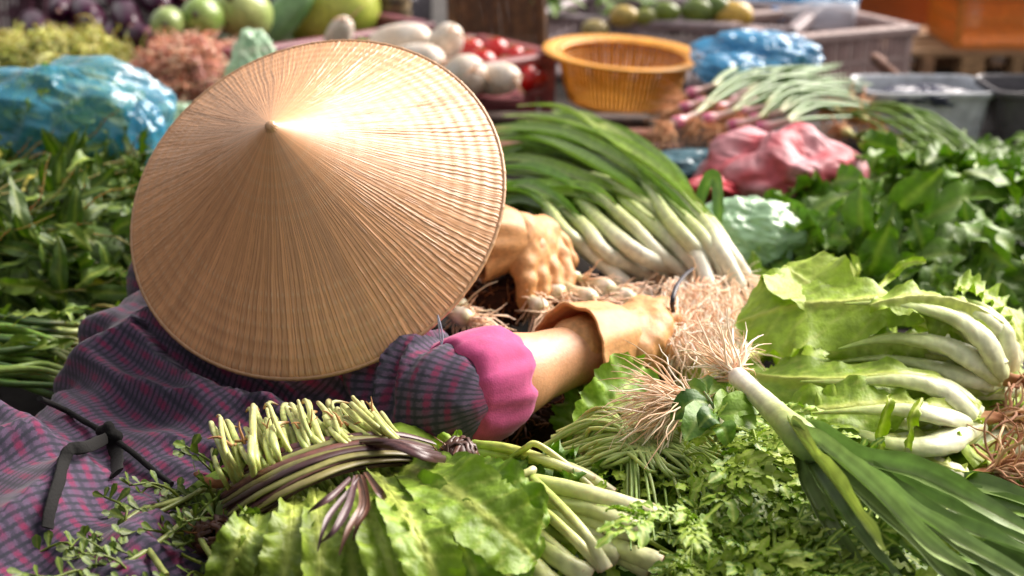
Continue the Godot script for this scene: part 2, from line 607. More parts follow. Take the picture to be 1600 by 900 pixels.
func seen_at(px: float, py: float, lift: float) -> Vector3:    # the point of the shirt that lies under that pixel
	var r: Vector3 = (view * Vector3((px - 800.0) / F, (450.0 - py) / F, -1.0)).normalized()
	var best := 1e9
	for p in shirt_v:
		var q := p - eye
		var d := q.dot(r)
		if (q - r * d).length_squared() < 1.0e-4 and d < best: best = d
	if best > 1e8: best = 1.4
	return eye + r * (best - lift)

func build_vendor():
	var who := thing("person", Vector3(-0.454, 0, -1.15), "vendor in checked purple shirt and orange rubber gloves bending over the greens", "person")
	var sl := P(286, 425, 1.69)
	var sr := P(540, 575, 1.535)
	var wa := P(190, 765, 1.40)
	var hp := P(40, 905, 1.26)
	var across := (sr - sl).normalized()
	var spine := ((sl + sr) * 0.5 - wa)
	spine = (spine - across * spine.dot(across)).normalized()
	var backn := across.cross(spine).normalized()
	if backn.y < 0: backn = -backn
	var sh := (sl + sr) * 0.5
	var row := func(c: Vector3, hw: float, sink: float, r: float): return [c - across * (hw - 0.04) - backn * sink, c + across * hw - backn * sink, r, r]
	var bones := []
	var ch := sh.lerp(wa, 0.45)
	bones.append([sl - backn * 0.02, sr - backn * 0.03, 0.062, 0.068])
	bones.append([sr - backn * 0.015, sr.lerp(P(680, 630, 1.42), 0.55) - backn * 0.004, 0.064, 0.060])
	bones.append(row.call(ch, 0.105, 0.03, 0.090))
	bones.append(row.call(wa, 0.085, 0.03, 0.082))
	bones.append(row.call(wa.lerp(hp, 0.55), 0.105, 0.035, 0.105))
	bones.append(row.call(hp, 0.12, 0.05, 0.125))
	for s in [-0.68, 0.2, 1.0]:
		bones.append([sh + across * s * 0.10 - backn * 0.02, ch + across * s * 0.10 - backn * 0.03, 0.066, 0.088])
		bones.append([ch + across * s * 0.10 - backn * 0.03, wa + across * s * 0.08 - backn * 0.03, 0.088, 0.080])
		bones.append([wa + across * s * 0.08 - backn * 0.03, hp + across * s * 0.11 - backn * 0.05, 0.082, 0.125])
	var white := func(_p): return Color.WHITE
	var uvt := func(p: Vector3): return Vector2((p - wa).dot(across), (p - wa).dot(spine) + 0.35 * (p - wa).dot(backn)) / 0.052
	var mb := MB.new()
	nets(mb, bones, 0.0085, 0.05, white, null, null)
	shirt_v = mb.v.duplicate()
	# the string's line across the back, as a plane: v = b0 + b1 * u
	var ha := seen_at(80, 632, 0.0) - wa
	var hb := seen_at(255, 747, 0.0) - wa
	var b1 := (hb.dot(spine) - ha.dot(spine)) / (hb.dot(across) - ha.dot(across))
	var b0 := ha.dot(spine) - b1 * ha.dot(across)
	var nn := mb.normals()
	for i in mb.v.size():
		var p := mb.v[i]
		mb.uv[i] = uvt.call(p)
		var u := (p - wa).dot(across)
		var q := (p - wa).dot(spine) - b0 - b1 * u
		var belt := exp(-pow(q / 0.010, 2.0))
		var near := exp(-pow(q / 0.06, 2.0))
		var d := -0.012 * near - 0.004 * belt
		d += 0.006 * near * nz.get_noise_2d(u * 26.0, q * 6.0)
		var soft := 0.006 * nz.get_noise_3d(p.x * 16.0, p.y * 16.0, p.z * 16.0)
		if q > 0.0:
			var r := 1.0 - absf(nz.get_noise_2d(u * 4.0 + q * 5.0 + 3.0, q * 13.0 - u * 4.0)) * 1.4
			d += smoothstep(0.0, 0.09, q) * (0.022 * (r - 0.5) + soft)
		else:
			var r2 := 1.0 - absf(nz.get_noise_2d(u * 7.0 - q * 7.0, q * 4.0 + u * 5.0 + 7.0)) * 1.4
			d += smoothstep(0.0, 0.06, -q) * (0.030 * (r2 - 0.4) + soft + 0.012)
		p += nn[i] * d
		var hv := p - Vector3(-0.2099, 0.7746, -1.4414)          # the cloth stays under the hat's brim
		var hh := hv.dot(Vector3(-0.1658, 0.7085, 0.6860))
		var hr := (hv - Vector3(-0.1658, 0.7085, 0.6860) * hh).length()
		var lid := 0.150 * (1.0 - hr / 0.2035) - 0.014
		if hr < 0.225 and hh > lid: p -= Vector3(-0.1658, 0.7085, 0.6860) * (hh - lid)
		mb.v[i] = p
	shirt_v = mb.v.duplicate()
	part(who, "shirt", mb, M.cloth)

	# right sleeve, folds run round the arm
	var el := P(680, 630, 1.42)
	var cu := P(742, 606, 1.415)
	var ax := (cu - sr).normalized()
	var sa := ax.cross(backn).normalized()
	var sb := sa.cross(ax)
	var uvs := func(p: Vector3):
		var q := p - sr
		return Vector2(atan2(q.dot(sa), q.dot(sb)) * 0.066, q.dot(ax)) / 0.052
	var rings := func(p: Vector3, _n: Vector3):
		var q := p - sr
		var t := q.dot(ax)
		var a := atan2(q.dot(sa), q.dot(sb))
		var w := nz.get_noise_3d(t * 24.0 + 0.6 * sin(a * 1.0 + 1.0), cos(a) * 0.55, sin(a) * 0.55)
		var r := 1.0 - absf(w) * 1.5
		return smoothstep(0.02, 0.10, t) * (1.0 - 0.7 * smoothstep(0.14, 0.19, t)) * (0.018 * (r - 0.45) + 0.004 * nz.get_noise_3d(p.x * 30.0, p.y * 30.0, p.z * 30.0))
	var mb2 := MB.new()
	nets(mb2, [[sr.lerp(sl, 0.2) - backn * 0.01, el, 0.066, 0.060], [el, cu - (P(925, 545, 1.515) - cu).normalized() * 0.03, 0.058, 0.046]], 0.006, 0.03, white, uvs, rings)
	for p in mb2.v: shirt_v.append(p)
	part(who, "sleeve", mb2, M.cloth)
	# far sleeve, under the hat
	var el2 := P(560, 440, 1.74)
	var wr2 := P(775, 372, 1.73)
	var mb3 := MB.new()
	nets(mb3, [[sl - backn * 0.02, el2, 0.07, 0.055], [el2, el2.lerp(wr2, 0.6), 0.055, 0.042]], 0.009, 0.03, white, uvt, null)
	part(who, "sleeve", mb3, M.cloth)

	# rolled cuff
	var wr := P(925, 545, 1.515)
	var fa := (wr - cu).normalized()
	var pink := L(196, 72, 132)
	var cf := MB.new()
	var c0 := cu - fa * 0.030
	var ra: Vector3 = fa.cross(Vector3.UP).normalized()
	var rb := ra.cross(fa)
	var prof := [[0.040, -0.005], [0.056, -0.008], [0.061, 0.004], [0.062, 0.020], [0.0615, 0.036], [0.060, 0.050], [0.057, 0.060], [0.053, 0.064], [0.049, 0.062], [0.046, 0.050], [0.043, 0.030], [0.041, 0.010]]
	for i in prof.size():
		for j in 72:
			var a := TAU * j / 72
			var slot := nz.get_noise_3d(cos(a) * 1.6, sin(a) * 1.6, prof[i][1] * 22.0)
			var slot2 := 1.0 - 2.0 * absf(nz.get_noise_3d(cos(a) * 2.6 + 9.0, sin(a) * 2.6, prof[i][1] * 9.0))
			var r: float = prof[i][0] * (1.0 + 0.07 * slot + 0.03 * slot2) * (1.0 if i > 0 else 1.0)
			var lean: float = prof[i][1] + 0.012 * sin(a + 0.7) + 0.006 * slot
			cf.put(c0 + fa * lean + ra * cos(a) * r * 0.86 + rb * sin(a) * r * 0.93, pink, Vector2(j / 72.0, i / 12.0))
	cf.sheet(0, prof.size(), 72, true)
	part(who, "cuff", cf, M.cuff)

	# body: head, neck, arms (hands stay inside the gloves), seat and legs
	var hc := Vector3(-0.20, 0.745, -1.455)
	var look := Vector3(0.45, -0.35, -0.82).normalized()
	var hup := (Vector3.UP - look * look.y).normalized()
	var hside := look.cross(hup)
	var skin_c := L(214, 158, 118)
	var body := [
		[sh - backn * 0.03, hc - look * 0.04 - hup * 0.06, 0.055, 0.05], [hc - look * 0.02, hc + look * 0.02 - hup * 0.03, 0.078, 0.070], [hc + hup * 0.02, hc + hup * 0.03 - look * 0.02, 0.078, 0.078],
		[hc + look * 0.055 - hup * 0.085, hc + look * 0.03 - hup * 0.07, 0.028, 0.045],
		[hc + look * 0.088 - hup * 0.015, hc + look * 0.100 - hup * 0.042, 0.010, 0.015],
		[hc + hside * 0.078, hc + hside * 0.084 - hup * 0.03, 0.014, 0.012], [hc - hside * 0.078, hc - hside * 0.084 - hup * 0.03, 0.014, 0.012],
		[sr - backn * 0.03, el, 0.05, 0.044], [el, cu.lerp(wr, 0.25), 0.044, 0.0405], [cu.lerp(wr, 0.25), wr, 0.0405, 0.030], [wr, P(985, 515, 1.56), 0.028, 0.02],
		[sl - backn * 0.03, el2, 0.05, 0.04], [el2, wr2, 0.038, 0.028], [wr2, P(830, 385, 1.74), 0.026, 0.02],
		[sl - backn * 0.04, sr - backn * 0.05, 0.045, 0.045], [sh - backn * 0.06, hp - backn * 0.08, 0.06, 0.08],
	]
	var bm := MB.new()
	nets(bm, body, 0.006, 0.022, func(_p): return skin_c)
	part(who, "body", bm, M.skin)
	for s in [-1.0, 1.0]:
		var fm := MB.new()
		var ec: Vector3 = hc + look * 0.076 + hside * s * 0.031 - hup * 0.006
		lathe(fm, ec - look * 0.008, look, egg(0.016, 0.011, 7), 10, func(t, _a): return L(30, 22, 18) if t > 0.8 else L(225, 215, 205))
		part(who, "eye", fm, M.gloss_veg)
	var mm := MB.new()
	tube(mm, cr([hc + look * 0.074 - hup * 0.062 - hside * 0.022, hc + look * 0.088 - hup * 0.06, hc + look * 0.074 - hup * 0.062 + hside * 0.022], 9), [[0.0, 0.002], [0.5, 0.006], [1.0, 0.002]], 8, [[0.0, L(150, 78, 70)], [1.0, L(150, 78, 70)]])
	part(who, "mouth", mm, M.skin)
	var hm := MB.new()
	nets(hm, [[hc + hup * 0.022, hc + hup * 0.03 - look * 0.025, 0.083, 0.084], [hc - look * 0.05, hc - look * 0.06 - hup * 0.05, 0.06, 0.045], [hc - look * 0.09 - hup * 0.02, hc - look * 0.10 - hup * 0.03, 0.035, 0.03]], 0.008, 0.02, func(_p): return L(28, 22, 20))
	part(who, "hair", hm, M.hair)
	var tr := MB.new()
	var hl := Vector3(-0.50, 0.46, -1.16); var hr := Vector3(-0.37, 0.46, -1.10)
	var kl := Vector3(-0.46, 0.44, -1.50); var kr := Vector3(-0.16, 0.42, -1.42)
	nets(tr, [[hl, hr, 0.075, 0.075], [hl, kl, 0.07, 0.06], [hr, kr, 0.07, 0.06], [kl, Vector3(-0.46, 0.09, -1.42), 0.062, 0.045], [kr, Vector3(-0.17, 0.09, -1.44), 0.062, 0.045]], 0.012, 0.04, func(_p): return L(30, 30, 36))
	part(who, "trousers", tr, M.black_cloth)
	for f in [Vector3(-0.46, 0, -1.42), Vector3(-0.17, 0, -1.44)]:
		var sd := MB.new()
		nets(sd, [[f + Vector3(0, 0.05, 0.03), f + Vector3(0.03, 0.04, -0.15), 0.042, 0.036]], 0.008, 0.02, func(_p): return L(60, 45, 38))
		part(who, "shoe", sd, M.plastic)

	# gloves
	var orange := L(222, 162, 102)
	var gl := func(_p): return orange
	var wrinkle := func(p: Vector3, _n: Vector3):
		var q := 1.0 - absf(nz.get_noise_3d(p.x * 26.0 + 5.0, p.y * 20.0, p.z * 26.0)) * 2.0
		return 0.0011 * q - 0.0003 + 0.0006 * nz.get_noise_3d(p.x * 90.0, p.y * 60.0, p.z * 60.0)
	var right := MB.new()
	var w0 := P(905, 545, 1.505); var w1 := P(950, 531, 1.535)
	var kn := [P(1022, 494, 1.585), P(1026, 512, 1.560), P(1016, 532, 1.540), P(996, 552, 1.525)]
	var rb_ := [[w0, w1, 0.035, 0.034]]
	for i in 4:
		rb_.append([w1, kn[i], 0.027, 0.0165])
		if i < 3: rb_.append([kn[i], kn[i + 1], 0.0155, 0.0155])
	var pip := [P(1049, 500, 1.605), P(1050, 524, 1.585), P(1038, 551, 1.560), P(1014, 572, 1.545)]
	var dip := [P(1045, 528, 1.610), P(1036, 556, 1.595), P(1016, 578, 1.575), P(990, 590, 1.560)]
	var tip := [P(1022, 540, 1.600), P(1010, 566, 1.590), P(990, 584, 1.580), P(968, 592, 1.565)]
	for i in 4:
		rb_.append([kn[i], pip[i], 0.0125, 0.0115, 0.004]); rb_.append([pip[i], dip[i], 0.0115, 0.0105, 0.004]); rb_.append([dip[i], tip[i], 0.0105, 0.009, 0.004])
	rb_.append([w1, P(1000, 487, 1.60), 0.024, 0.017]); rb_.append([P(1000, 487, 1.60), P(1035, 484, 1.63), 0.016, 0.014]); rb_.append([P(1035, 484, 1.63), P(1055, 505, 1.64), 0.013, 0.011])
	nets(right, rb_, 0.003, 0.010, gl, null, wrinkle)
	part(who, "glove", right, M.rubber)
	glove_cuff(who, P(968, 527, 1.545), P(893, 548, 1.497), 0.040, 0.050, orange)

	var left := MB.new()
	var v0 := P(782, 372, 1.730); var v1 := P(808, 372, 1.740)
	var lk := [P(852, 362, 1.790), P(845, 382, 1.765), P(832, 400, 1.742), P(816, 412, 1.722)]
	var lb := [[v0, v1, 0.032, 0.030]]
	var lp := [P(876, 400, 1.780), P(861, 420, 1.752), P(842, 432, 1.730), P(822, 438, 1.712)]
	var ld := [P(886, 432, 1.765), P(866, 450, 1.745), P(845, 458, 1.728), P(822, 460, 1.715)]
	var lt := [P(884, 456, 1.752), P(862, 470, 1.745), P(842, 474, 1.730), P(820, 474, 1.720)]
	for i in 4:
		lb.append([v1, lk[i], 0.027, 0.0170])
		if i < 3: lb.append([lk[i], lk[i + 1], 0.016, 0.016])
		lb.append([lk[i], lp[i], 0.0132, 0.0122, 0.006]); lb.append([lp[i], ld[i], 0.0120, 0.0110, 0.005]); lb.append([ld[i], lt[i], 0.0108, 0.0092, 0.005])
	lb.append([v1, P(840, 360, 1.790), 0.024, 0.017]); lb.append([P(840, 360, 1.790), P(872, 380, 1.820), 0.015, 0.014]); lb.append([P(872, 380, 1.820), P(892, 410, 1.820), 0.013, 0.011])
	nets(left, lb, 0.003, 0.010, gl, null, wrinkle)
	part(who, "glove", left, M.rubber)
	glove_cuff(who, P(806, 371, 1.740), P(745, 378, 1.720), 0.040, 0.048, orange)

	# apron string tied at the waist
	var black := L(9, 9, 10)
	ribbon(who, "apron_string", [[62, 623], [100, 640], [135, 660], [165, 678], [205, 706], [240, 735], [268, 757]], 0.0030, black, 0.9)
	ribbon(who, "apron_string", [[168, 684], [140, 697], [112, 702], [100, 720], [92, 752], [80, 790], [74, 825]], 0.0058, black, 0.3)
	ribbon(who, "apron_string", [[172, 684], [180, 700], [183, 718], [182, 740]], 0.0075, black, 0.25)
	var kn2 := MB.new()
	var kc := seen_at(171, 680, 0.004)
	nets(kn2, [[kc + Vector3(-0.007, 0.004, 0), kc + Vector3(0.008, 0.0, 0.003), 0.006, 0.006], [kc + Vector3(0.0, 0.009, 0), kc + Vector3(0.003, -0.008, 0.002), 0.0055, 0.006]], 0.002, 0.003, func(_p): return black)
	part(who, "string_knot", kn2, M.black_cloth)

	# low stool
	var st := thing("stool", Vector3(-0.45, 0, -1.11), "low wooden stool under the bending vendor", "stool")
	var sm := MB.new()
	box(sm, Transform3D(Basis(), Vector3(-0.45, 0.37, -1.13)), Vector3(0.34, 0.03, 0.26), L(120, 86, 58), 0.006)
	part(st, "seat", sm, M.wood)
	for s in [[-1, -1], [1, -1], [-1, 1], [1, 1]]:
		var lm := MB.new()
		box(lm, Transform3D(Basis(), Vector3(-0.45 + s[0] * 0.13, 0.19, -1.11 + s[1] * 0.09)), Vector3(0.04, 0.38, 0.04), L(110, 80, 54), 0.004)
		part(st, "leg", lm, M.wood)

func ribbon(who, n, px: Array, r: float, col: Color, flat: float):
	var p := []
	for q in px: p.append(seen_at(q[0], q[1], 0.003))
	var mb := MB.new()
	tube(mb, cr(p, 40), [[0.0, r], [1.0, r]], 10, [[0.0, col], [1.0, col]], flat, view.z, true, 0.15)
	part(who, n, mb, M.black_cloth)

func glove_cuff(who, a: Vector3, b: Vector3, r0: float, r1: float, col: Color):
	var T := (b - a).normalized()
	var S := T.cross(Vector3.UP).normalized()
	var N := S.cross(T)
	var mb := MB.new()
	var len := a.distance_to(b)
	var prof := [[r0 * 0.9, 0.0], [lerpf(r0, r1, 0.2), 0.25], [lerpf(r0, r1, 0.5), 0.5], [lerpf(r0, r1, 0.85), 0.8], [r1, 0.95], [r1 + 0.0015, 1.0], [r1 - 0.001, 1.015], [r1 - 0.0035, 0.98], [r1 - 0.006, 0.7], [r0 - 0.004, 0.3]]
	for i in prof.size():
		for j in 56:
			var an := TAU * j / 56
			var k: float = 1.0 + 0.10 * nz.get_noise_3d(cos(an) * 1.5 + a.x * 20.0, sin(an) * 1.5, prof[i][1] * 0.8) * (0.3 + prof[i][1])
			var slip: float = 0.006 * sin(an * 2.0 + 1.0) * prof[i][1]
			mb.put(a + T * (len * float(prof[i][1]) + slip) + (S * cos(an) + N * sin(an)) * float(prof[i][0]) * k, col, Vector2(j / 56.0, prof[i][1]))
	mb.sheet(0, prof.size(), 56, true)
	part(who, "glove_cuff", mb, M.rubber)

# ------------------------------------------------------------------ palm leaf hat
func build_hat():
	var c := Vector3(-0.2099, 0.7746, -1.4414)
	var ax := Vector3(-0.1658, 0.7085, 0.6860).normalized()
	var R := 0.2035
	var h := 0.150
	var o := thing("conical_hat", c, "conical palm-leaf hat worn by the vendor in the checked shirt", "hat")
	var S := ax.cross(Vector3(0.31, 0.2, 0.9)).normalized()
	var N := S.cross(ax)
	# strips of palm leaf: widths vary, each lies a little over the next
	var edges := []
	var a := 0.0
	while a < TAU:
		edges.append(a)
		a += rr(0.014, 0.040)
	var ne := edges.size()
	var tone := []
	var lift := []
	var swirl := []
	for i in ne:
		tone.append(rr(0.84, 1.12)); lift.append(rr(0.5, 1.3)); swirl.append(rr(-1.0, 1.0))
	var NA := 1700
	var NR := 64
	var straw := Color(0.66, 0.335, 0.15)
	var dark := Color(0.24, 0.095, 0.035)
	var mb := MB.new()
	for i in NR:
		var t := float(i) / (NR - 1)
		var rad := R * pow(t, 1.02) + 0.0025
		var hh := h * (1.0 - t) - 0.006 * sin(t * PI)
		var ring := fposmod(t * 16.0, 1.0)
		var hoop := exp(-pow((ring - 0.5) / 0.09, 2.0)) * 0.0009
		var k := 0
		for j in NA:
			var an := TAU * j / NA
			# leaf ribs wander as they run outwards
			var wob := (0.013 * nz.get_noise_2d(an * 3.0, t * 2.2) + 0.0025 * nz.get_noise_2d(an * 12.0 + 40.0, t * 6.0)) * smoothstep(0.1, 0.7, t)
			var q := fposmod(an + wob, TAU)
			while k < ne - 1 and edges[k + 1] <= q: k += 1
			while k > 0 and edges[k] > q: k -= 1
			var e1: float = edges[k + 1] if k < ne - 1 else TAU
			var f: float = (q - edges[k]) / maxf(e1 - edges[k], 1e-4)
			var width: float = (e1 - edges[k]) * rad
			# each strip climbs to a raised edge, then drops under its neighbour
			var amp: float = lift[k] * minf(0.0008, width * 0.15)
			var relief := amp * (f * f - 0.35) + amp * 0.25 * nz.get_noise_2d(q * 90.0, t * 5.0)
			relief += 0.00025 * nz.get_noise_2d(q * 260.0, t * 3.0)
			var p := c + ax * hh + (S * cos(an) + N * sin(an)) * rad + (ax * 0.8 + (S * cos(an) + N * sin(an)) * 0.6) * (relief * smoothstep(0.05, 0.5, t) + hoop * smoothstep(0.15, 0.5, t))
			var g: float = tone[k] * (1.0 + 0.10 * nz.get_noise_2d(q * 70.0, t * 4.0) + 0.06 * nz.get_noise_2d(q * 300.0, t * 9.0))
			var seam := smoothstep(0.80, 0.97, f) * smoothstep(0.05, 0.3, t)
			var col := Color(straw.r * g, straw.g * g, straw.b * g).lerp(dark, seam * 0.7)
			# fine pale stitches along every hoop
			if absf(ring - 0.5) < 0.10 and fposmod(q * 160.0 / TAU * (0.3 + t), 1.0) < 0.35: col = col.lerp(Color(0.66, 0.50, 0.32), 0.35)
			mb.put(p, col, Vector2(float(j) / NA, t))
	mb.sheet(0, NR, NA, true)
	part(o, "leaf_cone", mb, M.straw)
	var inn := MB.new()
	for i in 16:
		var t := float(i) / 15
		for j in 120:
			var an := TAU * j / 120
			inn.put(c + ax * ((h - 0.012) * (1.0 - t) - 0.006 * sin(t * PI)) + (S * cos(an) + N * sin(an)) * (R - 0.002) * maxf(t, 0.01), straw, Vector2(j, i))
	inn.sheet(0, 16, 120, true)
	part(o, "lining", inn, M.straw)
	# rim hoop bound with split cane
	var rm := MB.new()
	for i in 720:
		var an := TAU * i / 720
		var er := S * cos(an) + N * sin(an)
		var bind := 0.00035 * (1.0 if fposmod(i / 12.0, 1.0) < 0.12 else 0.0)
		for j in 8:
			var b := TAU * j / 8
			var g := 1.0 + 0.12 * nz.get_noise_2d(an * 30.0, 4.0)
			rm.put(c + er * (R + 0.001) + (er * cos(b) + ax * sin(b)) * (0.0023 + bind), Color(0.46 * g, 0.25 * g, 0.115 * g), Vector2(i / 720.0, j / 8.0))
	var n8 := rm.v.size()
	rm.sheet(0, 720, 8, true)
	for j in 8:
		var k2 := (j + 1) % 8
		rm.ix.append_array([n8 - 8 + j, j, n8 - 8 + k2, n8 - 8 + k2, j, k2])
	part(o, "rim_hoop", rm, M.straw)
	# gathered tip
	var tp := MB.new()
	var base := tp.v.size()
	var pr := [[0.0130, 0.1380], [0.0098, 0.1420], [0.0070, 0.1455], [0.0058, 0.1480], [0.0055, 0.1500], [0.0046, 0.1516], [0.0030, 0.1526], [0.0003, 0.1530]]
	for i in pr.size():
		for j in 60:
			var an := TAU * j / 60
			var k3: float = pr[i][0] * (1.0 + 0.09 * nz.get_noise_2d(an * 9.0, 1.0 + i * 0.15))
			var g := 1.0 + 0.25 * nz.get_noise_2d(an * 12.0, 5.0)
			tp.put(c + ax * float(pr[i][1]) + (S * cos(an + i * 0.10) + N * sin(an + i * 0.10)) * k3, Color(0.56 * g, 0.32 * g, 0.165 * g), Vector2(j, i))
	tp.sheet(base, pr.size(), 60, true)
	part(o, "tip", tp, M.straw)
	# loose plastic thread hanging from the rim
	var th := MB.new()
	for q in [[[684, 492], [686, 512], [688, 530], [690, 540]], [[684, 492], [689, 510], [692, 528], [689, 541]]]:
		var pp := []
		for w in q: pp.append(P(w[0], w[1], 1.385))
		tube(th, cr(pp, 12), [[0.0, 0.0008], [1.0, 0.0008]], 6, [[0.0, L(190, 190, 215)], [1.0, L(190, 190, 215)]])
	part(o, "thread", th, M.gloss_veg)

# ------------------------------------------------------------------ goods on the far side of the stall
func flat_col(c: Color) -> Callable:
	return func(_t, _a): return c

# plastic crate: slatted walls, flanged rim. at = centre of the base, x along the crate's length
func crate(called: String, at: Vector3, size: Vector3, yaw: float, col: Color, label: String, pitch = 0.014, bar = 0.007, group = ""):
	var o = thing(called, at, label, "crate", group)
	var b := Basis(Vector3.UP, yaw)
	var t = func(v: Vector3): return Transform3D(b, at + b * v)
	var fl := MB.new()
	box(fl, t.call(Vector3(0, 0.006, 0)), Vector3(size.x - 0.02, 0.012, size.z - 0.02), col, 0.002)
	part(o, "floor", fl, M.plastic)
	for s in [[0, 1], [0, -1], [1, 1], [1, -1]]:
		var w := MB.new()
		var long: float = size.x if s[0] == 0 else size.z
		var off: float = (size.z if s[0] == 0 else size.x) * 0.5 * s[1]
		var wb: Basis = b if s[0] == 0 else b * Basis(Vector3.UP, PI / 2)
		var q = func(x: float, y: float): return Transform3D(wb, at + b * (Vector3(x, y, off) if s[0] == 0 else Vector3(off, y, x)))
		var n := int(long / pitch)
		for i in n:
			box(w, q.call((i + 0.5) / n * long - long * 0.5, size.y * 0.5), Vector3(bar, size.y * 0.86, 0.005), col)
		box(w, q.call(0.0, size.y * 0.05), Vector3(long, size.y * 0.10, 0.007), col, 0.001)
		box(w, q.call(0.0, size.y * 0.52), Vector3(long, 0.012, 0.007), col, 0.001)
		for e in [-1.0, 1.0]:
			box(w, q.call(e * (long * 0.5 - 0.012), size.y * 0.5), Vector3(0.026, size.y * 0.96, 0.009), col, 0.001)
		part(o, "wall", w, M.plastic)
		var r := MB.new()
		box(r, q.call(0.0, size.y - 0.012), Vector3(long + 0.03, 0.026, 0.034), col, 0.005)
		part(o, "rim", r, M.plastic)
	return o

func on_line(a: Vector3, b: Vector3, width: float, drop: float) -> Dictionary:    # crate behind a front rim that runs from a to b
	var d := b - a; d.y = 0
	var yaw := atan2(-d.z, d.x)
	var back := Vector3(d.z, 0, -d.x).normalized()
	return {"at": (a + b) * 0.5 + back * width * 0.5 - Vector3(0, drop, 0), "len": d.length(), "yaw": yaw}

func fruit(called: String, at: Vector3, axis: Vector3, len: float, rad: float, col: Callable, mat, label, cat, group = "", power = 1.0, shift = 0.0, bump = 0.04, stem = null):
	axis = axis.normalized()
	var o = thing(called, at, label, cat, group)
	var mb := MB.new()
	lathe(mb, at - axis * len * 0.5, axis, egg(len, rad, 18, power, shift), 28, col, bump, 5.0)
	part(o, "flesh", mb, mat)
	if stem != null:
		var sm := MB.new()
		var e := at + axis * len * 0.5
		tube(sm, cr([e - axis * 0.008, e + axis * 0.008, e + axis * 0.018 + Vector3(0.004, 0.003, 0)], 6), [[0.0, rad * 0.16], [1.0, rad * 0.11]], 8, [[0.0, stem], [1.0, stem]])
		part(o, "stem", sm, M.stalk)
	return o

func skin_of(c: Color, d: Color, f = 3.0) -> Callable:
	var off := rr(0, 60.0)
	return func(t, a):
		var k = clampf(0.5 + 0.8 * nz.get_noise_3d(cos(a) * f * 0.4 + off, sin(a) * f * 0.4, t * f), 0, 1)
		return c.lerp(d, k)

# crumpled sheet round a volume
func crumple(mb: MB, at: Vector3, rad: Vector3, col: Callable, ridge: float, freq: float, nu := 72, nv := 44, sharp := 1.6):
	var base := mb.v.size()
	var off := rr(0, 80.0)
	for i in nv:
		var th := PI * (i + 0.02) / (nv - 0.96)
		for j in nu:
			var ph := TAU * j / nu
			var d := Vector3(sin(th) * cos(ph), cos(th), sin(th) * sin(ph))
			var q := d + Vector3(nz.get_noise_3d(d.x * 1.7 + off, d.y * 1.7, d.z * 1.7), nz.get_noise_3d(d.x * 1.7, d.y * 1.7 + off, d.z * 1.7), nz.get_noise_3d(d.x * 1.7, d.y * 1.7, d.z * 1.7 + off)) * 0.35
			var w1 := 0.5 - 1.6 * (nc.get_noise_3d(q.x * freq + off, q.y * freq, q.z * freq) + 1.0)
			var w2 := 0.5 - 1.6 * (nc.get_noise_3d(q.x * freq * 2.1 + off, q.y * freq * 2.1 + 9.0, q.z * freq * 2.1) + 1.0)
			w1 = clampf(w1, -1.0, 0.6); w2 = clampf(w2, -1.0, 0.6)
			var k := 1.0 + 0.18 * nz.get_noise_3d(d.x * 1.4 + off, d.y * 1.4, d.z * 1.4) + ridge * (w1 + 0.5 * w2)
			mb.put(at + d * rad * k, col.call(d), Vector2(float(j) / nu, float(i) / nv))
	mb.sheet(base, nv, nu, true)

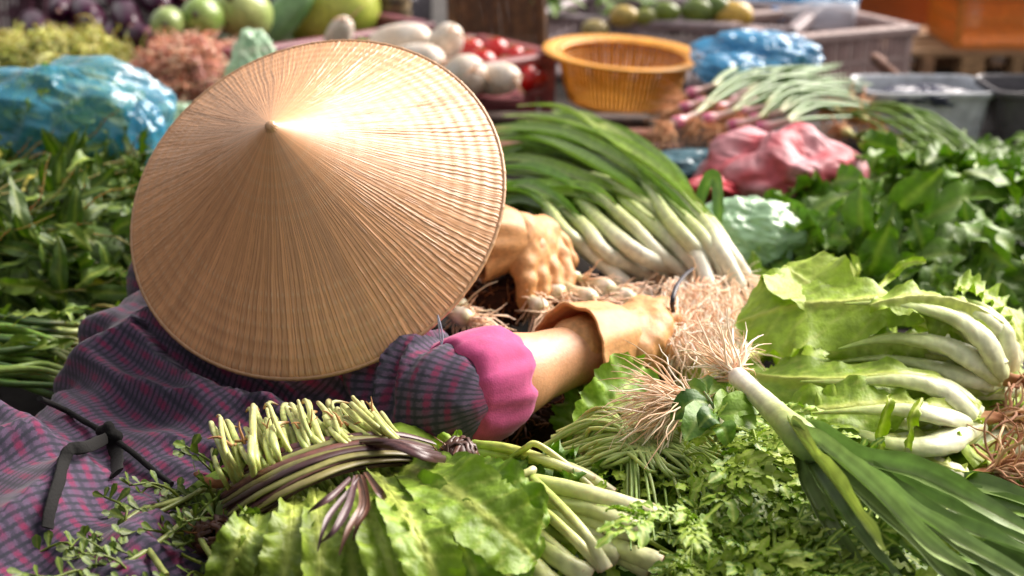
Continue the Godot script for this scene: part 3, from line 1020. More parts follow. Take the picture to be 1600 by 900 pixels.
func build_far_goods():
	# --- gourd crate, mauve rim
	var mauve := L(146, 84, 96)
	var a := G(372, 86, 0.60)
	var b := G(668, 41, 0.60)
	var c := on_line(a, b, 0.42, 0.19)
	crate("plastic_crate", c.at, Vector3(c.len, 0.20, 0.42), c.yaw, mauve, "mauve plastic crate holding the large yellow-green melon and a pineapple", 0.02, 0.014)
	var green := L(150, 176, 84)
	var pale := L(196, 208, 130)
	fruit("melon", P(515, 14, 3.72), Vector3(0.9, 0.25, 0.2), 0.27, 0.122, skin_of(L(206, 214, 92), L(160, 180, 66), 4.0), M.skin_veg, "large round yellow-green melon lying in the mauve crate", "melon", "", 0.85)
	var gg := "green gourds beside the melon"
	fruit("gourd", P(383, 22, 3.50), Vector3(-0.25, 0.55, 0.75), 0.17, 0.066, skin_of(L(168, 188, 110), pale, 3.0), M.skin_veg, "biggest pale green gourd, next to the dark slim gourd", "gourd", gg, 0.8, 0.0, 0.03, L(92, 80, 50))
	fruit("gourd", P(318, 28, 3.42), Vector3(-0.05, 0.25, 0.95), 0.14, 0.052, skin_of(L(128, 160, 72), L(165, 190, 104), 3.0), M.skin_veg, "round green gourd with a dark stem scar facing outwards", "gourd", gg, 0.75, 0.0, 0.03, L(60, 48, 34))
	fruit("gourd", P(263, 38, 3.36), Vector3(0.1, 0.15, 0.95), 0.12, 0.042, skin_of(L(128, 152, 80), L(158, 178, 106), 3.0), M.skin_veg, "smallest green gourd, beside the eggplants", "gourd", gg, 0.75, 0.0, 0.03, L(60, 48, 34))
	fruit("gourd", P(432, 38, 3.56), Vector3(0.55, 0.55, -0.3), 0.26, 0.045, skin_of(L(74, 112, 60), L(110, 146, 92), 3.0), M.skin_veg, "slim dark green gourd leaning between pale gourd and melon", "gourd", gg, 0.7)
	fruit("gourd", P(395, 75, 3.60), Vector3(0.9, 0.1, -0.3), 0.22, 0.05, skin_of(L(70, 100, 50), L(100, 130, 80), 3.0), M.skin_veg, "dark green gourd lying low behind the crate rim", "gourd", gg, 0.7)
	crate("plastic_crate", P(330, 75, 3.52) * Vector3(1, 0, 1) + Vector3(0, 0.405, 0), Vector3(0.30, 0.15, 0.30), 0.1, L(120, 66, 76), "mauve plastic crate under the pale green gourds", 0.02, 0.014)
	# pineapple: rows of eyes
	var pn := P(607, 12, 3.78)
	var po := thing("pineapple", pn, "small brown pineapple at the end of the mauve crate", "pineapple")
	var pm := MB.new()
	lathe(pm, pn - Vector3(0, 0.08, 0), Vector3(0.1, 1, 0.05), egg(0.17, 0.05, 26, 0.6), 30, func(t, an): return L(150, 128, 92) if sin(an * 8.0 + t * 30.0) * sin(an * 8.0 - t * 30.0) > 0.05 else L(66, 54, 36), 0.18, 16.0)
	part(po, "flesh", pm, M.skin_veg)
	for k in 9:
		var lm := MB.new()
		var d := Vector3(cos(k * 0.7), 1.3, sin(k * 0.7)).normalized()
		var e := pn + Vector3(0.01, 0.085, 0)
		leaf(lm, cr([e, e + d * 0.05, e + d * 0.09 + Vector3(d.x, -0.3, d.z) * 0.03], 8), Vector3(-d.x, 0.6, -d.z), {"w": [[0.0, 0.009], [0.6, 0.006], [1.0, 0.0005]], "nv": 3, "fold": 0.4, "mid": L(90, 120, 70), "blade": L(80, 112, 64)})
		part(po, "leaf", lm, M.leaf)

	# --- eggplants in a purple lattice crate
	var eg := "purple eggplants in the lattice crate"
	var n := 0
	for q in [[92, 18, 3.62], [140, 26, 3.58], [146, 44, 3.54], [204, 40, 3.52], [252, 10, 3.58], [196, 2, 3.66], [110, 0, 3.72], [60, 52, 3.52], [170, 66, 3.50], [285, -4, 3.64], [226, 60, 3.48]]:
		var p := P(q[0], q[1], q[2])
		var d := Vector3(rr(0.15, 0.5), rr(-0.05, 0.15), rr(0.6, 0.9)).normalized()
		var o = fruit("eggplant", p - d * 0.11, d, 0.24, rr(0.036, 0.044), skin_of(L(60, 18, 46), L(40, 12, 30)), M.aubergine, "glossy purple eggplant with a pale calyx in the lattice crate", "eggplant", eg, 0.6, 0.12, 0.03)
		var cm := MB.new()
		lathe(cm, p - d * 0.012, d, [[0.0175, 0.0], [0.015, 0.008], [0.010, 0.016], [0.006, 0.022], [0.005, 0.035], [0.0003, 0.036]], 12, flat_col(L(150, 108, 100)))
		part(o, "calyx", cm, M.stalk)
	crate("lattice_crate", P(40, 85, 3.66) * Vector3(1, 0, 1) + Vector3(-0.03, 0.405, -0.05), Vector3(0.62, 0.12, 0.36), 0.05, L(74, 36, 52), "dark purple lattice crate full of eggplants", 0.012, 0.006)
	crate("lattice_crate", P(10, 30, 3.98) * Vector3(1, 0, 1) + Vector3(-0.12, 0.405, 0.0), Vector3(0.50, 0.26, 0.36), 0.0, L(86, 48, 66), "tall dark purple lattice crate behind the eggplants", 0.016, 0.007)

	# --- daikon radishes
	var dg := "white radishes piled behind the hat"
	for q in [[525, 68, 3.20, 0.030, 0.3, 0.6, 0.5], [625, 66, 3.26, 0.044, 0.85, 0.1, 0.3], [690, 78, 3.22, 0.040, 0.3, 0.55, 0.6], [650, 96, 3.14, 0.040, 0.7, 0.1, 0.6], [722, 122, 3.04, 0.046, 0.3, 0.35, 0.75], [772, 124, 3.05, 0.036, 0.5, 0.2, 0.8], [600, 110, 3.2, 0.044, 0.8, 0.0, 0.4], [690, 130, 3.12, 0.044, 0.7, 0.0, 0.5], [570, 95, 3.26, 0.044, 0.7, 0.0, 0.5], [640, 140, 3.10, 0.045, 0.8, 0.0, 0.3]]:
		var d := Vector3(q[4], q[5], q[6]).normalized()
		var p := P(q[0], q[1], q[2])
		var o = fruit("white_radish", p, d, rr(0.15, 0.19), q[3], skin_of(L(244, 234, 222), L(232, 212, 190), 3.0), M.stalk, "plump white radish in the pile behind the hat", "radish", dg, 0.72, -0.12, 0.03)
		var rm := MB.new()
		var e := p + d * 0.075
		for k in 3:
			strand(rm, e, d + rv(0.3), rr(0.04, 0.08), 0.0028, L(206, 160, 124), 0.35, 5, 4, null, 0.1)
		part(o, "root_tail", rm, M.root)
		var tm := MB.new()
		for k in 3: strand(tm, p - d * 0.075, -d + rv(0.3), 0.04, 0.006, L(150, 176, 90), 0.2, 3, 5)
		part(o, "leaf_stub", tm, M.stalk)

	crate("plastic_crate", P(655, 130, 3.2) * Vector3(1, 0, 1) + Vector3(0, 0.405, 0), Vector3(0.42, 0.13, 0.24), 0.08, L(140, 74, 80), "shallow reddish crate under the white radishes", 0.03, 0.016)
	# --- tomatoes in their crate
	var a2 := G(706, 112, 0.585)
	var b2 := G(850, 90, 0.585)
	var c2 := on_line(a2, b2, 0.30, 0.18)
	crate("plastic_crate", c2.at, Vector3(c2.len + 0.06, 0.19, 0.30), c2.yaw, L(150, 78, 80), "reddish plastic crate of tomatoes behind the colander", 0.05, 0.02)
	for q in [[735, 80, 3.34], [772, 80, 3.34], [752, 98, 3.28], [800, 92, 3.32], [825, 100, 3.30], [790, 110, 3.28], [820, 122, 3.24], [765, 118, 3.26], [715, 95, 3.36], [833, 118, 3.30]]:
		var o = fruit("tomato", P(q[0], q[1], q[2]), Vector3(rr(-0.3, 0.3), 1, rr(-0.2, 0.4)), 0.062, 0.037, skin_of(L(206, 34, 26), L(178, 22, 22)), M.gloss_veg, "ripe red tomato in the reddish plastic crate", "tomato", "tomatoes in the crate", 0.75, 0.0, 0.02)
		var cm := MB.new()
		for k in 5:
			var top: Vector3 = o.position + Vector3(0, 0.031, 0)
			var d := Vector3(cos(k * TAU / 5), 0.1, sin(k * TAU / 5))
			leaf(cm, cr([top, top + d * 0.010, top + d * 0.02], 4), Vector3.UP, {"w": [[0.0, 0.002], [0.5, 0.003], [1.0, 0.0004]], "nv": 3, "mid": L(80, 110, 50), "blade": L(80, 110, 50)})
		part(o, "calyx", cm, M.leaf)

	# --- brown tray leaning behind the tomatoes
	var bt := P(778, 60, 3.62)
	var bo := thing("wicker_tray", bt, "dark brown woven tray leaning upright behind the tomatoes", "tray")
	var bb := Basis(Vector3(1, 0, 0), deg_to_rad(-18)) * Basis(Vector3(0, 0, 1), 0.05)
	var bm := MB.new()
	for i in 13:
		box(bm, Transform3D(bb, bt + bb * Vector3(-0.102 + i * 0.017, -0.02, 0.003 * (i % 2))), Vector3(0.0158, 0.34, 0.008), vary(L(112, 74, 42), 0.15), 0.001)
	part(bo, "weave", bm, M.wood)
	var bf := MB.new()
	tube(bf, cr([bt + bb * Vector3(-0.112, -0.19, 0), bt + bb * Vector3(-0.115, 0.12, 0.004), bt + bb * Vector3(-0.08, 0.16, 0.004), bt + bb * Vector3(0.08, 0.16, 0.004), bt + bb * Vector3(0.115, 0.12, 0.004), bt + bb * Vector3(0.112, -0.19, 0)], 40), [[0.0, 0.011], [1.0, 0.011]], 8, [[0.0, L(120, 82, 48)], [1.0, L(120, 82, 48)]])
	part(bo, "rim", bf, M.wood)

	# --- colander
	var co := P(968, 164, 3.30)
	co.y = maxf(co.y, 0.40)
	var cc := L(232, 160, 48)
	var col := thing("colander", co, "yellow plastic colander basket with a wide flared rim", "colander")
	var cb := Basis(Vector3(0, 0, 1), -0.06) * Basis(Vector3(1, 0, 0), 0.03)
	var sh := MB.new()
	var prof := [[0.100, 0.0], [0.118, 0.010], [0.130, 0.035], [0.140, 0.070], [0.149, 0.105], [0.154, 0.124]]
	for i in 84:
		var an := TAU * i / 84
		var pts := []
		for q in prof: pts.append(co + cb * (Vector3(cos(an), 0, sin(an)) * float(q[0]) + Vector3(0, q[1], 0)))
		tube(sh, cr(pts, 10), [[0.0, 0.0038], [1.0, 0.0042]], 4, [[0.0, cc], [1.0, cc]], 0.6, Vector3(cos(an), 0, sin(an)), false)
	for hq in [[0.119, 0.012, 0.006], [0.1325, 0.042, 0.003], [0.1375, 0.06, 0.003], [0.142, 0.078, 0.003], [0.1465, 0.096, 0.003], [0.1525, 0.118, 0.010]]:
		var pts := []
		for i in 61: pts.append(co + cb * (Vector3(cos(TAU * i / 60), 0, sin(TAU * i / 60)) * float(hq[0]) + Vector3(0, hq[1], 0)))
		tube(sh, cr(pts, 61), [[0.0, hq[2]], [1.0, hq[2]]], 6, [[0.0, cc], [1.0, cc]], 0.5, Vector3.UP, false)
	part(col, "slotted_wall", sh, M.plastic)
	var rim := MB.new()
	lathe(rim, co, cb.y, [[0.150, 0.118], [0.157, 0.124], [0.176, 0.1275], [0.188, 0.127], [0.191, 0.122], [0.187, 0.120], [0.170, 0.121], [0.152, 0.116]], 90, flat_col(cc))
	part(col, "rim", rim, M.plastic)
	var bs := MB.new()
	lathe(bs, co, cb.y, [[0.001, 0.002], [0.108, 0.002], [0.112, 0.006], [0.106, 0.010], [0.001, 0.010]], 60, flat_col(cc))
	part(col, "base", bs, M.plastic)

	# --- planks between colander and leeks
	for q in [[880, 214, L(150, 86, 56)], [900, 236, L(120, 68, 46)], [860, 190, L(88, 66, 54)]]:
		var bp := MB.new()
		var wp := G(q[0], q[1], 0.512)
		var wo := thing("wooden_batten", wp, "reddish brown wooden batten lying between colander and leek leaves", "batten", "battens below the colander")
		box(bp, Transform3D(Basis(Vector3.UP, -0.06), wp), Vector3(0.42, 0.03, 0.05), q[2], 0.004)
		part(wo, "board", bp, M.wood)

	# --- long grey crates with mixed goods
	var grey := L(150, 136, 140)
	var g1 := on_line(G(842, 26, 0.575), G(1236, 50, 0.575), 0.40, 0.17)
	crate("plastic_crate", g1.at, Vector3(g1.len, 0.18, 0.40), g1.yaw, grey, "long grey slatted crate behind the colander", 0.02, 0.009)
	var g2 := on_line(G(1225, 66, 0.57), G(1425, 48, 0.57), 0.36, 0.165)
	crate("plastic_crate", g2.at, Vector3(g2.len, 0.18, 0.36), g2.yaw, L(178, 152, 148), "pinkish grey slatted crate with the clear bottle on it", 0.016, 0.008)
	for q in [[975, 18, 0.030, L(206, 176, 96)], [1146, 16, 0.040, L(216, 176, 76)], [1040, 12, 0.03, L(120, 140, 40)], [1090, 10, 0.034, L(110, 130, 46)], [1120, 4, 0.03, L(96, 120, 40)], [1010, 20, 0.026, L(146, 150, 66)], [930, 40, 0.03, L(190, 168, 110)]]:
		var p := P(q[0], q[1] + 8, 3.78)
		fruit("mango", p, Vector3(1, 0.1, 0.3), float(q[2]) * 2.6, q[2], skin_of(q[3], Color(q[3].r * 0.7, q[3].g * 0.75, q[3].b * 0.6)), M.skin_veg, "yellow or green fruit heaped in the long grey crate", "fruit", "fruits in the long grey crate", 0.8, 0.1)
	for k in 16:
		var p := P(rr(850, 1120), rr(0, 22), 3.9)
		var gm := MB.new()
		var d := Vector3(rr(-1, 1), rr(0.0, 0.5), rr(-0.3, 0.8)).normalized()
		leaf(gm, cr([p, p + d * 0.06, p + d * 0.11 + Vector3(0, -0.03, 0)], 8), Vector3.UP, {"w": [[0.0, 0.004], [0.4, 0.024], [1.0, 0.001]], "nv": 5, "fold": 0.3, "mid": L(140, 160, 90), "blade": vary(L(70, 110, 40), 0.3)})
		tag(part(self, numbered("loose_leaf"), gm, M.leaf), "green leaf lying on the long grey crate", "leaf", "leaves on the long grey crate")
	# pale blue panel of the crate and blue bags
	var blue := func(_d): return L(56, 148, 196)
	for q in [[1180, 92, 3.10, Vector3(0.13, 0.055, 0.10), "crumpled blue plastic bag in front of the grey crates"], [1240, 4, 4.3, Vector3(0.17, 0.05, 0.1), "blue plastic sheet bunched behind the clear bottle"], [1140, 108, 3.0, Vector3(0.07, 0.03, 0.06), "small blue plastic scrap beside the onion leaves"]]:
		var p := P(q[0], q[1], q[2])
		var mb := MB.new()
		crumple(mb, p, q[3], blue, 0.16, 1.5, 110, 70)
		tag(part(self, numbered("plastic_bag"), mb, M.film_blue), q[4], "plastic bag")
	# bottle lying on the crate
	var bp2 := P(1290, 24, 3.90)
	var bl := thing("plastic_bottle", bp2, "clear plastic bottle lying on the pinkish grey crate", "bottle")
	var bx := Vector3(0.95, -0.02, 0.3).normalized()
	var bmm := MB.new()
	lathe(bmm, bp2 - bx * 0.10, bx, [[0.012, -0.04], [0.013, 0.0], [0.030, 0.035], [0.040, 0.06], [0.0395, 0.075], [0.041, 0.09], [0.0395, 0.105], [0.041, 0.12], [0.0395, 0.135], [0.041, 0.15], [0.040, 0.175], [0.034, 0.184], [0.001, 0.178]], 28, flat_col(L(206, 210, 222)))
	part(bl, "flask", bmm, M.film_clear)
	var bc := MB.new()
	lathe(bc, bp2 - bx * 0.15, bx, [[0.001, 0.0], [0.015, 0.001], [0.015, 0.02], [0.012, 0.021]], 16, flat_col(L(70, 130, 190)))
	part(bl, "cap", bc, M.plastic)

	# --- pallet on the ground and orange crates on it
	var pl := G(1520, 134, 0.0) + Vector3(0.15, 0, -0.35)
	var pal := thing("wooden_pallet", pl, "pale wooden pallet on the ground under the orange crates", "pallet")
	var wcol := L(196, 150, 108)
	for i in 7:
		var m := MB.new()
		box(m, Transform3D(Basis(), pl + Vector3(0, 0.145, -0.4 + i * 0.13)), Vector3(1.2, 0.02, 0.10), vary(wcol, 0.12), 0.002)
		part(pal, "board", m, M.wood)
	for i in 3:
		var m := MB.new()
		box(m, Transform3D(Basis(), pl + Vector3(0, 0.011, -0.4 + i * 0.39)), Vector3(1.2, 0.02, 0.10), vary(wcol, 0.12), 0.002)
		part(pal, "board", m, M.wood)
		for j in 7:
			var m2 := MB.new()
			box(m2, Transform3D(Basis(), pl + Vector3(-0.55 + j * 0.183, 0.078, -0.4 + i * 0.39)), Vector3(0.095 if j % 2 == 0 else 0.05, 0.112, 0.10), vary(wcol, 0.15), 0.002)
			part(pal, "block", m2, M.wood)
	var og := L(226, 128, 34)
	crate("plastic_crate", G(1600, 76, 0.16) + Vector3(0.03, 0, -0.2), Vector3(0.62, 0.22, 0.40), 0.0, og, "bright orange plastic crate standing on the pallet", 0.016, 0.012)
	crate("plastic_crate", G(1440, 76, 0.16) + Vector3(-0.12, 0, -0.75), Vector3(0.60, 0.30, 0.40), 0.15, L(160, 84, 30), "dull orange plastic crate behind the bright orange one", 0.016, 0.012)

	# --- tubs
	tub(G(1450, 234, 0.472), 0.262, 0.19, 0.118, L(214, 218, 226), "grey plastic tub of water beside the leafy greens heap")
	tub(G(1645, 240, 0.472), 0.24, 0.19, 0.125, L(90, 88, 92), "dark tub with a pale rim next to the grey tub")
	var sp := MB.new()
	var s0 := G(1425, 140, 0.56)
	var so := thing("wooden_stick", s0, "brown wooden stick leaning on the grey tub", "stick")
	tube(sp, cr([s0 + Vector3(0.02, -0.02, 0.02), s0 + Vector3(-0.05, 0.04, -0.12), P(1376, 96, 3.4)], 12), [[0.0, 0.012], [1.0, 0.014]], 8, [[0.0, L(110, 66, 44)], [1.0, L(130, 80, 54)]], 1.0, Vector3.UP, true, 0.1)
	part(so, "shaft", sp, M.wood)
	var wp := MB.new()
	crumple(wp, G(1440, 150, 0.575), Vector3(0.09, 0.02, 0.05), func(_d): return L(60, 66, 92), 0.15, 2.4)
	tag(part(self, "plastic_sheet", wp, M.sack_blue), "dark blue plastic sheet bunched in the grey tub", "plastic sheet")
	# dark crates added at the back, standing in for shade over bright ground
	var dk := 0
	for q in [[-1.5, -5.4, 0.2], [-0.7, -5.5, -0.1], [0.15, -5.6, 0.05], [0.95, -5.7, 0.0]]:
		crate("plastic_crate", Vector3(q[0], 0.01, q[1]), Vector3(0.70, 0.42, 0.5), q[2], [L(52, 40, 44), L(44, 42, 50), L(60, 44, 38), L(40, 44, 40)][dk], ["empty dark maroon crate, added to stand for shade, behind the lattice crates", "empty dark slate crate, added to stand for shade, behind the melon crate", "empty dark brown crate, added to stand for shade, behind the wicker tray", "empty dark green crate, added to stand for shade, behind the long grey crate"][dk], 0.02, 0.012)
		dk += 1

func tub(at: Vector3, w: float, dz: float, h: float, col: Color, label: String):
	var o := thing("plastic_tub", at, label, "tub")
	at += Vector3(0, 0, -dz * 0.5)
	var mb := MB.new()
	var rows := [[0.84, 0.0], [0.86, 0.004], [0.97, h * 0.86], [0.975, h * 0.88], [1.03, h * 0.9], [1.035, h], [1.0, h + 0.002], [0.96, h * 0.94], [0.83, 0.012]]
	var nn := 48
	for r in rows:
		for j in nn:
			var an := TAU * j / nn
			var q := Vector2(signf(cos(an)) * pow(absf(cos(an)), 0.28), signf(sin(an)) * pow(absf(sin(an)), 0.28))
			mb.put(at + Vector3(q.x * w * 0.5 * float(r[0]), r[1], q.y * dz * 0.5 * float(r[0])), col, Vector2(j, r[1]))
	mb.sheet(0, rows.size(), nn, true)
	part(o, "wall", mb, M.plastic)
	var wm := MB.new()
	box(wm, Transform3D(Basis(), at + Vector3(0, h * 0.45, 0)), Vector3(w * 0.84, 0.006, dz * 0.84), L(40, 44, 58), 0.001)
	part(o, "water", wm, M.gloss_veg)

# ------------------------------------------------------------------ heaps
# leaf meshes shared by many leaves: base at the origin, growing along +x, face up
func leaf_kinds(n: int, len: float, wid: float, mid: Color, blade: Color, o := {}) -> Array:
	var out := []
	for i in n:
		var mb := MB.new()
		var bend := rr(-0.25, 0.35) * len
		var side := rr(-0.15, 0.15) * len
		var d := {"w": [[0.0, wid * 0.06], [0.10, wid * 0.10], [0.25, wid * 0.75], [0.42, wid], [0.7, wid * 0.66], [0.9, wid * 0.22], [1.0, wid * 0.02]], "nv": 7, "fold": rr(0.1, 0.5), "ruf": wid * 0.35, "ruff": 4.0, "rib": wid * 0.10, "mid": mid, "blade": vary(blade, 0.2), "twist": rr(-0.6, 0.6), "veins": 7.0, "puck": wid * 0.05}
		d.merge(o, true)
		leaf(mb, cr([Vector3.ZERO, Vector3(len * 0.35, len * 0.08, side * 0.4), Vector3(len * 0.7, -bend * 0.2, side), Vector3(len * 0.96, -bend, side * 1.3)], 12), Vector3.UP, d)
		out.append(mb.mesh())
	return out

func mound(mb: MB, c: Vector3, rad: Vector3, col: Color, bump = 0.25):
	crumple(mb, c, rad, func(_d): return col, bump, 4.0, 56, 32, 1.0)

# leaves strewn over the upper side of a mound
func strew(parent, n: int, c: Vector3, rad: Vector3, kinds: Array, lo: float, hi: float, mat, flow: Vector3, loose = 0.9, called = "leaf", low = -0.1):
	for i in n:
		var d := Vector3(rr(-1, 1), rr(low, 1), rr(-0.6, 1)).normalized()
		var p := c + d * rad * rr(0.88, 1.08)
		var x := (flow + rv(loose)).normalized()
		x = (x - d * x.dot(d) * rr(0.5, 1.0)).normalized()
		var y := (d + rv(0.45)).normalized()
		y = (y - x * x.dot(y)).normalized()
		var s := rr(lo, hi)
		piece(parent, called, kinds[i % kinds.size()], mat, Transform3D(Basis(x * s, y * s, x.cross(y) * s), p))

# the small leaves deeper in the heap, too many to pick apart
func fill(parent, n: int, c: Vector3, rad: Vector3, kind: Mesh, lo: float, hi: float, mat):
	var mm := MultiMesh.new()
	mm.transform_format = MultiMesh.TRANSFORM_3D
	mm.mesh = kind
	mm.instance_count = n
	var o := MultiMeshInstance3D.new()
	o.name = "leaf_mass"
	o.multimesh = mm
	o.material_override = mat
	o.set_meta("kind", "stuff")
	var w := world_of(parent)
	for i in n:
		var d := Vector3(rr(-1, 1), rr(-0.1, 1), rr(-0.8, 1)).normalized()
		var b := Basis(rv(1.0).normalized(), rr(0, TAU)).scaled(Vector3.ONE * rr(lo, hi))
		mm.set_instance_transform(i, Transform3D(b, c + d * rad * rr(0.8, 1.0) - w))
	parent.add_child(o, true)

func strand_heap(called, c: Vector3, rad: Vector3, n: int, len: float, r: float, cols: Array, under: Color, label: String, cat: String):
	var o = thing(called, c, label, cat)
	var mb := MB.new()
	mound(mb, c, rad * 0.93, under, 0.12)
	part(o, "core", mb, M.soil)
	var sm := MB.new()
	for i in n:
		var d := Vector3(rr(-1, 1), rr(-0.1, 1), rr(-0.7, 1)).normalized()
		var k := 1.0 + 0.22 * nz.get_noise_3d(d.x * 2.5 + c.x * 9.0, d.y * 2.5, d.z * 2.5)
		var p := c + d * rad * rr(0.9, 1.06) * k
		var t := rv(1.0)
		t = (t - d * t.dot(d) * 0.8).normalized()
		strand(sm, p, t, len * rr(0.6, 1.4), r * rr(0.7, 1.3), vary(cols[i % cols.size()], 0.2), 0.75, 6, 4, null, 0.08)
	part(o, "strands", sm, M.stalk, "stuff")
	return o

func build_heaps():
	# --- shredded heaps
	strand_heap("shredded_stems_heap", G(85, 140, 0.50), Vector3(0.21, 0.13, 0.15), 1500, 0.062, 0.0024, [L(226, 222, 112), L(200, 204, 84), L(238, 234, 150), L(176, 186, 70)], L(110, 116, 40), "mound of yellow-green shredded stems behind the blue bag", "shredded stems")
	strand_heap("shredded_blossom_heap", G(298, 150, 0.50), Vector3(0.125, 0.125, 0.14), 1700, 0.05, 0.0030, [L(244, 184, 148), L(226, 152, 122), L(250, 212, 180), L(232, 164, 150)], L(196, 128, 100), "mound of salmon-pink shredded banana blossom behind the hat", "shredded blossom")
	# --- blue bag full of herbs
	var bc := P(108, 205, 2.32)
	var bo := thing("plastic_bag", bc, "translucent blue plastic bag packed with green herbs beside the hat", "plastic bag")
	var inner := MB.new()
	mound(inner, bc, Vector3(0.122, 0.085, 0.09), L(110, 140, 80), 0.3)
	part(bo, "herbs", inner, M.leaf)
	strew(bo, 120, bc, Vector3(0.125, 0.085, 0.092), leaf_kinds(4, 0.05, 0.012, L(190, 206, 150), L(130, 162, 92)), 0.6, 1.2, M.leaf, Vector3(0.5, 0.6, 0), 1.0)
	var film := MB.new()
	crumple(film, bc + Vector3(0.0, 0.006, 0), Vector3(0.160, 0.108, 0.118), func(_d): return L(44, 160, 198), 0.11, 1.0, 180, 110)
	part(bo, "film", film, M.film)
	var tail := MB.new()
	crumple(tail, P(232, 215, 2.24), Vector3(0.026, 0.055, 0.03), func(_d): return L(46, 156, 200), 0.16, 1.4, 64, 48)
	part(bo, "knotted_end", tail, M.film)
	# --- pale green bags tucked by the hat
	for q in [[398, 120, 2.85, Vector3(0.05, 0.085, 0.05), "pale green plastic bag tucked between salmon shreds and crate"], [285, 190, 2.80, Vector3(0.072, 0.036, 0.05), "pale green plastic scrap lying below the salmon shreds"], [300, 232, 2.56, Vector3(0.06, 0.045, 0.06), "green plastic wrap over herbs at the hat's edge"], [1165, 365, 2.02, Vector3(0.075, 0.05, 0.06), "pale green plastic bag between leeks and red sack"]]:
		var mb := MB.new()
		var p := P(q[0], q[1], q[2])
		crumple(mb, p, q[3], func(_d): return L(176, 212, 176), 0.15, 1.6, 96, 60)
		tag(part(self, numbered("plastic_bag"), mb, M.film_green), q[4], "plastic bag")

	# --- herb heap beside the vendor
	var hc := G(70, 410, 0.515)
	var ho := thing("herb_heap", hc, "heap of dark green long-leaved herbs behind the vendor", "herbs")
	var hm := MB.new()
	mound(hm, hc, Vector3(0.27, 0.11, 0.25), L(72, 100, 34), 0.15)
	part(ho, "core", hm, M.leaf)
	var hk := leaf_kinds(7, 0.062, 0.0085, L(128, 146, 74), L(72, 100, 34))
	var hk2 := leaf_kinds(4, 0.050, 0.010, L(166, 180, 110), L(108, 136, 54))
	fill(ho, 700, hc, Vector3(0.29, 0.125, 0.27), hk[0], 0.9, 1.6, M.leaf)
	strew(ho, 215, hc, Vector3(0.28, 0.13, 0.26), hk, 1.1, 1.8, M.leaf, Vector3(0.6, 0.3, 0.2), 0.9)
	strew(ho, 70, hc + Vector3(0.03, 0.0, 0.02), Vector3(0.28, 0.14, 0.26), hk2, 0.8, 1.5, M.leaf, Vector3(0.6, 0.3, 0.2), 0.9)
	strew(ho, 14, hc, Vector3(0.28, 0.14, 0.26), leaf_kinds(2, 0.055, 0.008, L(210, 200, 130), L(176, 162, 66)), 0.8, 1.3, M.leaf, Vector3(0.6, 0.3, 0.2), 0.9)
	var hs := MB.new()
	for i in 170:
		var d := Vector3(rr(-1, 1), rr(0.0, 1), rr(-0.5, 1)).normalized()
		strand(hs, hc + d * Vector3(0.28, 0.135, 0.26), Vector3(0.7, rr(-0.1, 0.3), rr(-0.4, 0.4)), rr(0.05, 0.13), rr(0.0012, 0.0024), vary([L(150, 160, 80), L(186, 180, 116), L(110, 120, 60)][i % 3], 0.2), 0.35, 5, 5)
	part(ho, "stems", hs, M.stalk, "stuff")
	# --- herb heap: second bank nearer the shoulder
	var h2 := G(205, 395, 0.53)
	var ho2 := thing("herb_heap", h2, "tuft of broad bright green herb leaves against the vendor's shoulder", "herbs")
	var hm2 := MB.new()
	mound(hm2, h2, Vector3(0.10, 0.07, 0.12), L(110, 146, 58), 0.15)
	part(ho2, "core", hm2, M.leaf)
	fill(ho2, 160, h2, Vector3(0.11, 0.08, 0.13), hk[1], 0.7, 1.1, M.leaf)
	strew(ho2, 80, h2, Vector3(0.11, 0.085, 0.13), leaf_kinds(6, 0.048, 0.0135, L(190, 200, 130), L(110, 146, 58)), 0.7, 1.3, M.leaf, Vector3(0.3, 0.5, 0.3), 0.9)
	# --- green stems laid out beside the vendor
	var so := thing("stem_bundle", G(40, 545, 0.56), "bundle of smooth green stems lying beside the vendor's waist", "green stems")
	for i in 46:
		var y := rr(488, 612)
		var m := MB.new()
		var lv := 0.575 - rr(0.0, 0.05)
		var pts := [G(-90, y + rr(-40, 20), lv), G(0, y + rr(-12, 12), lv + 0.005), G(70, y + rr(-6, 14), lv), G(rr(95, 150), y + rr(0, 34), lv - 0.01)]
		var gcol := vary([L(80, 116, 34), L(120, 152, 58), L(56, 84, 28)][i % 3], 0.25)
		tube(m, cr(pts, 14), [[0.0, 0.0045], [0.8, 0.0038], [1.0, 0.0026]], 8, [[0.0, gcol], [0.7, gcol], [1.0, L(190, 196, 120)]], 1.0, Vector3.UP, true, 0.1)
		part(so, "stem", m, M.stalk)
	strew(so, 26, G(60, 540, 0.55), Vector3(0.10, 0.035, 0.09), hk2, 0.6, 1.1, M.leaf, Vector3(1, 0.2, 0), 0.7)
	var sb := MB.new()
	for i in 5:
		tube(sb, cr([G(128 + i * 3, 500, 0.60), G(140, 530 + i * 2, 0.602), G(112, 580, 0.59), G(92 + i * 4, 625, 0.57)], 16), [[0.0, 0.0025], [1.0, 0.002]], 5, [[0.0, L(34, 26, 30)], [1.0, L(34, 26, 30)]], 0.5, Vector3.UP, true, 0.2)
	part(so, "tie", sb, M.strap)

	# --- leafy greens heap on the other side
	var rc := G(1450, 395, 0.50)
	var ro := thing("leafy_greens_heap", rc, "heap of broad oval dark green leaves behind the mustard heads", "leafy greens")
	var rm := MB.new()
	mound(rm, rc, Vector3(0.27, 0.085, 0.27), L(104, 142, 58), 0.15)
	part(ro, "core", rm, M.leaf)
	var rk := leaf_kinds(7, 0.075, 0.020, L(150, 176, 104), L(104, 142, 58), {"fold": 0.25})
	fill(ro, 500, rc, Vector3(0.29, 0.095, 0.29), rk[0], 0.6, 1.0, M.leaf)
	strew(ro, 230, rc, Vector3(0.28, 0.115, 0.28), rk, 0.9, 1.6, M.leaf, Vector3(-0.5, 0.15, 0.7), 0.7)
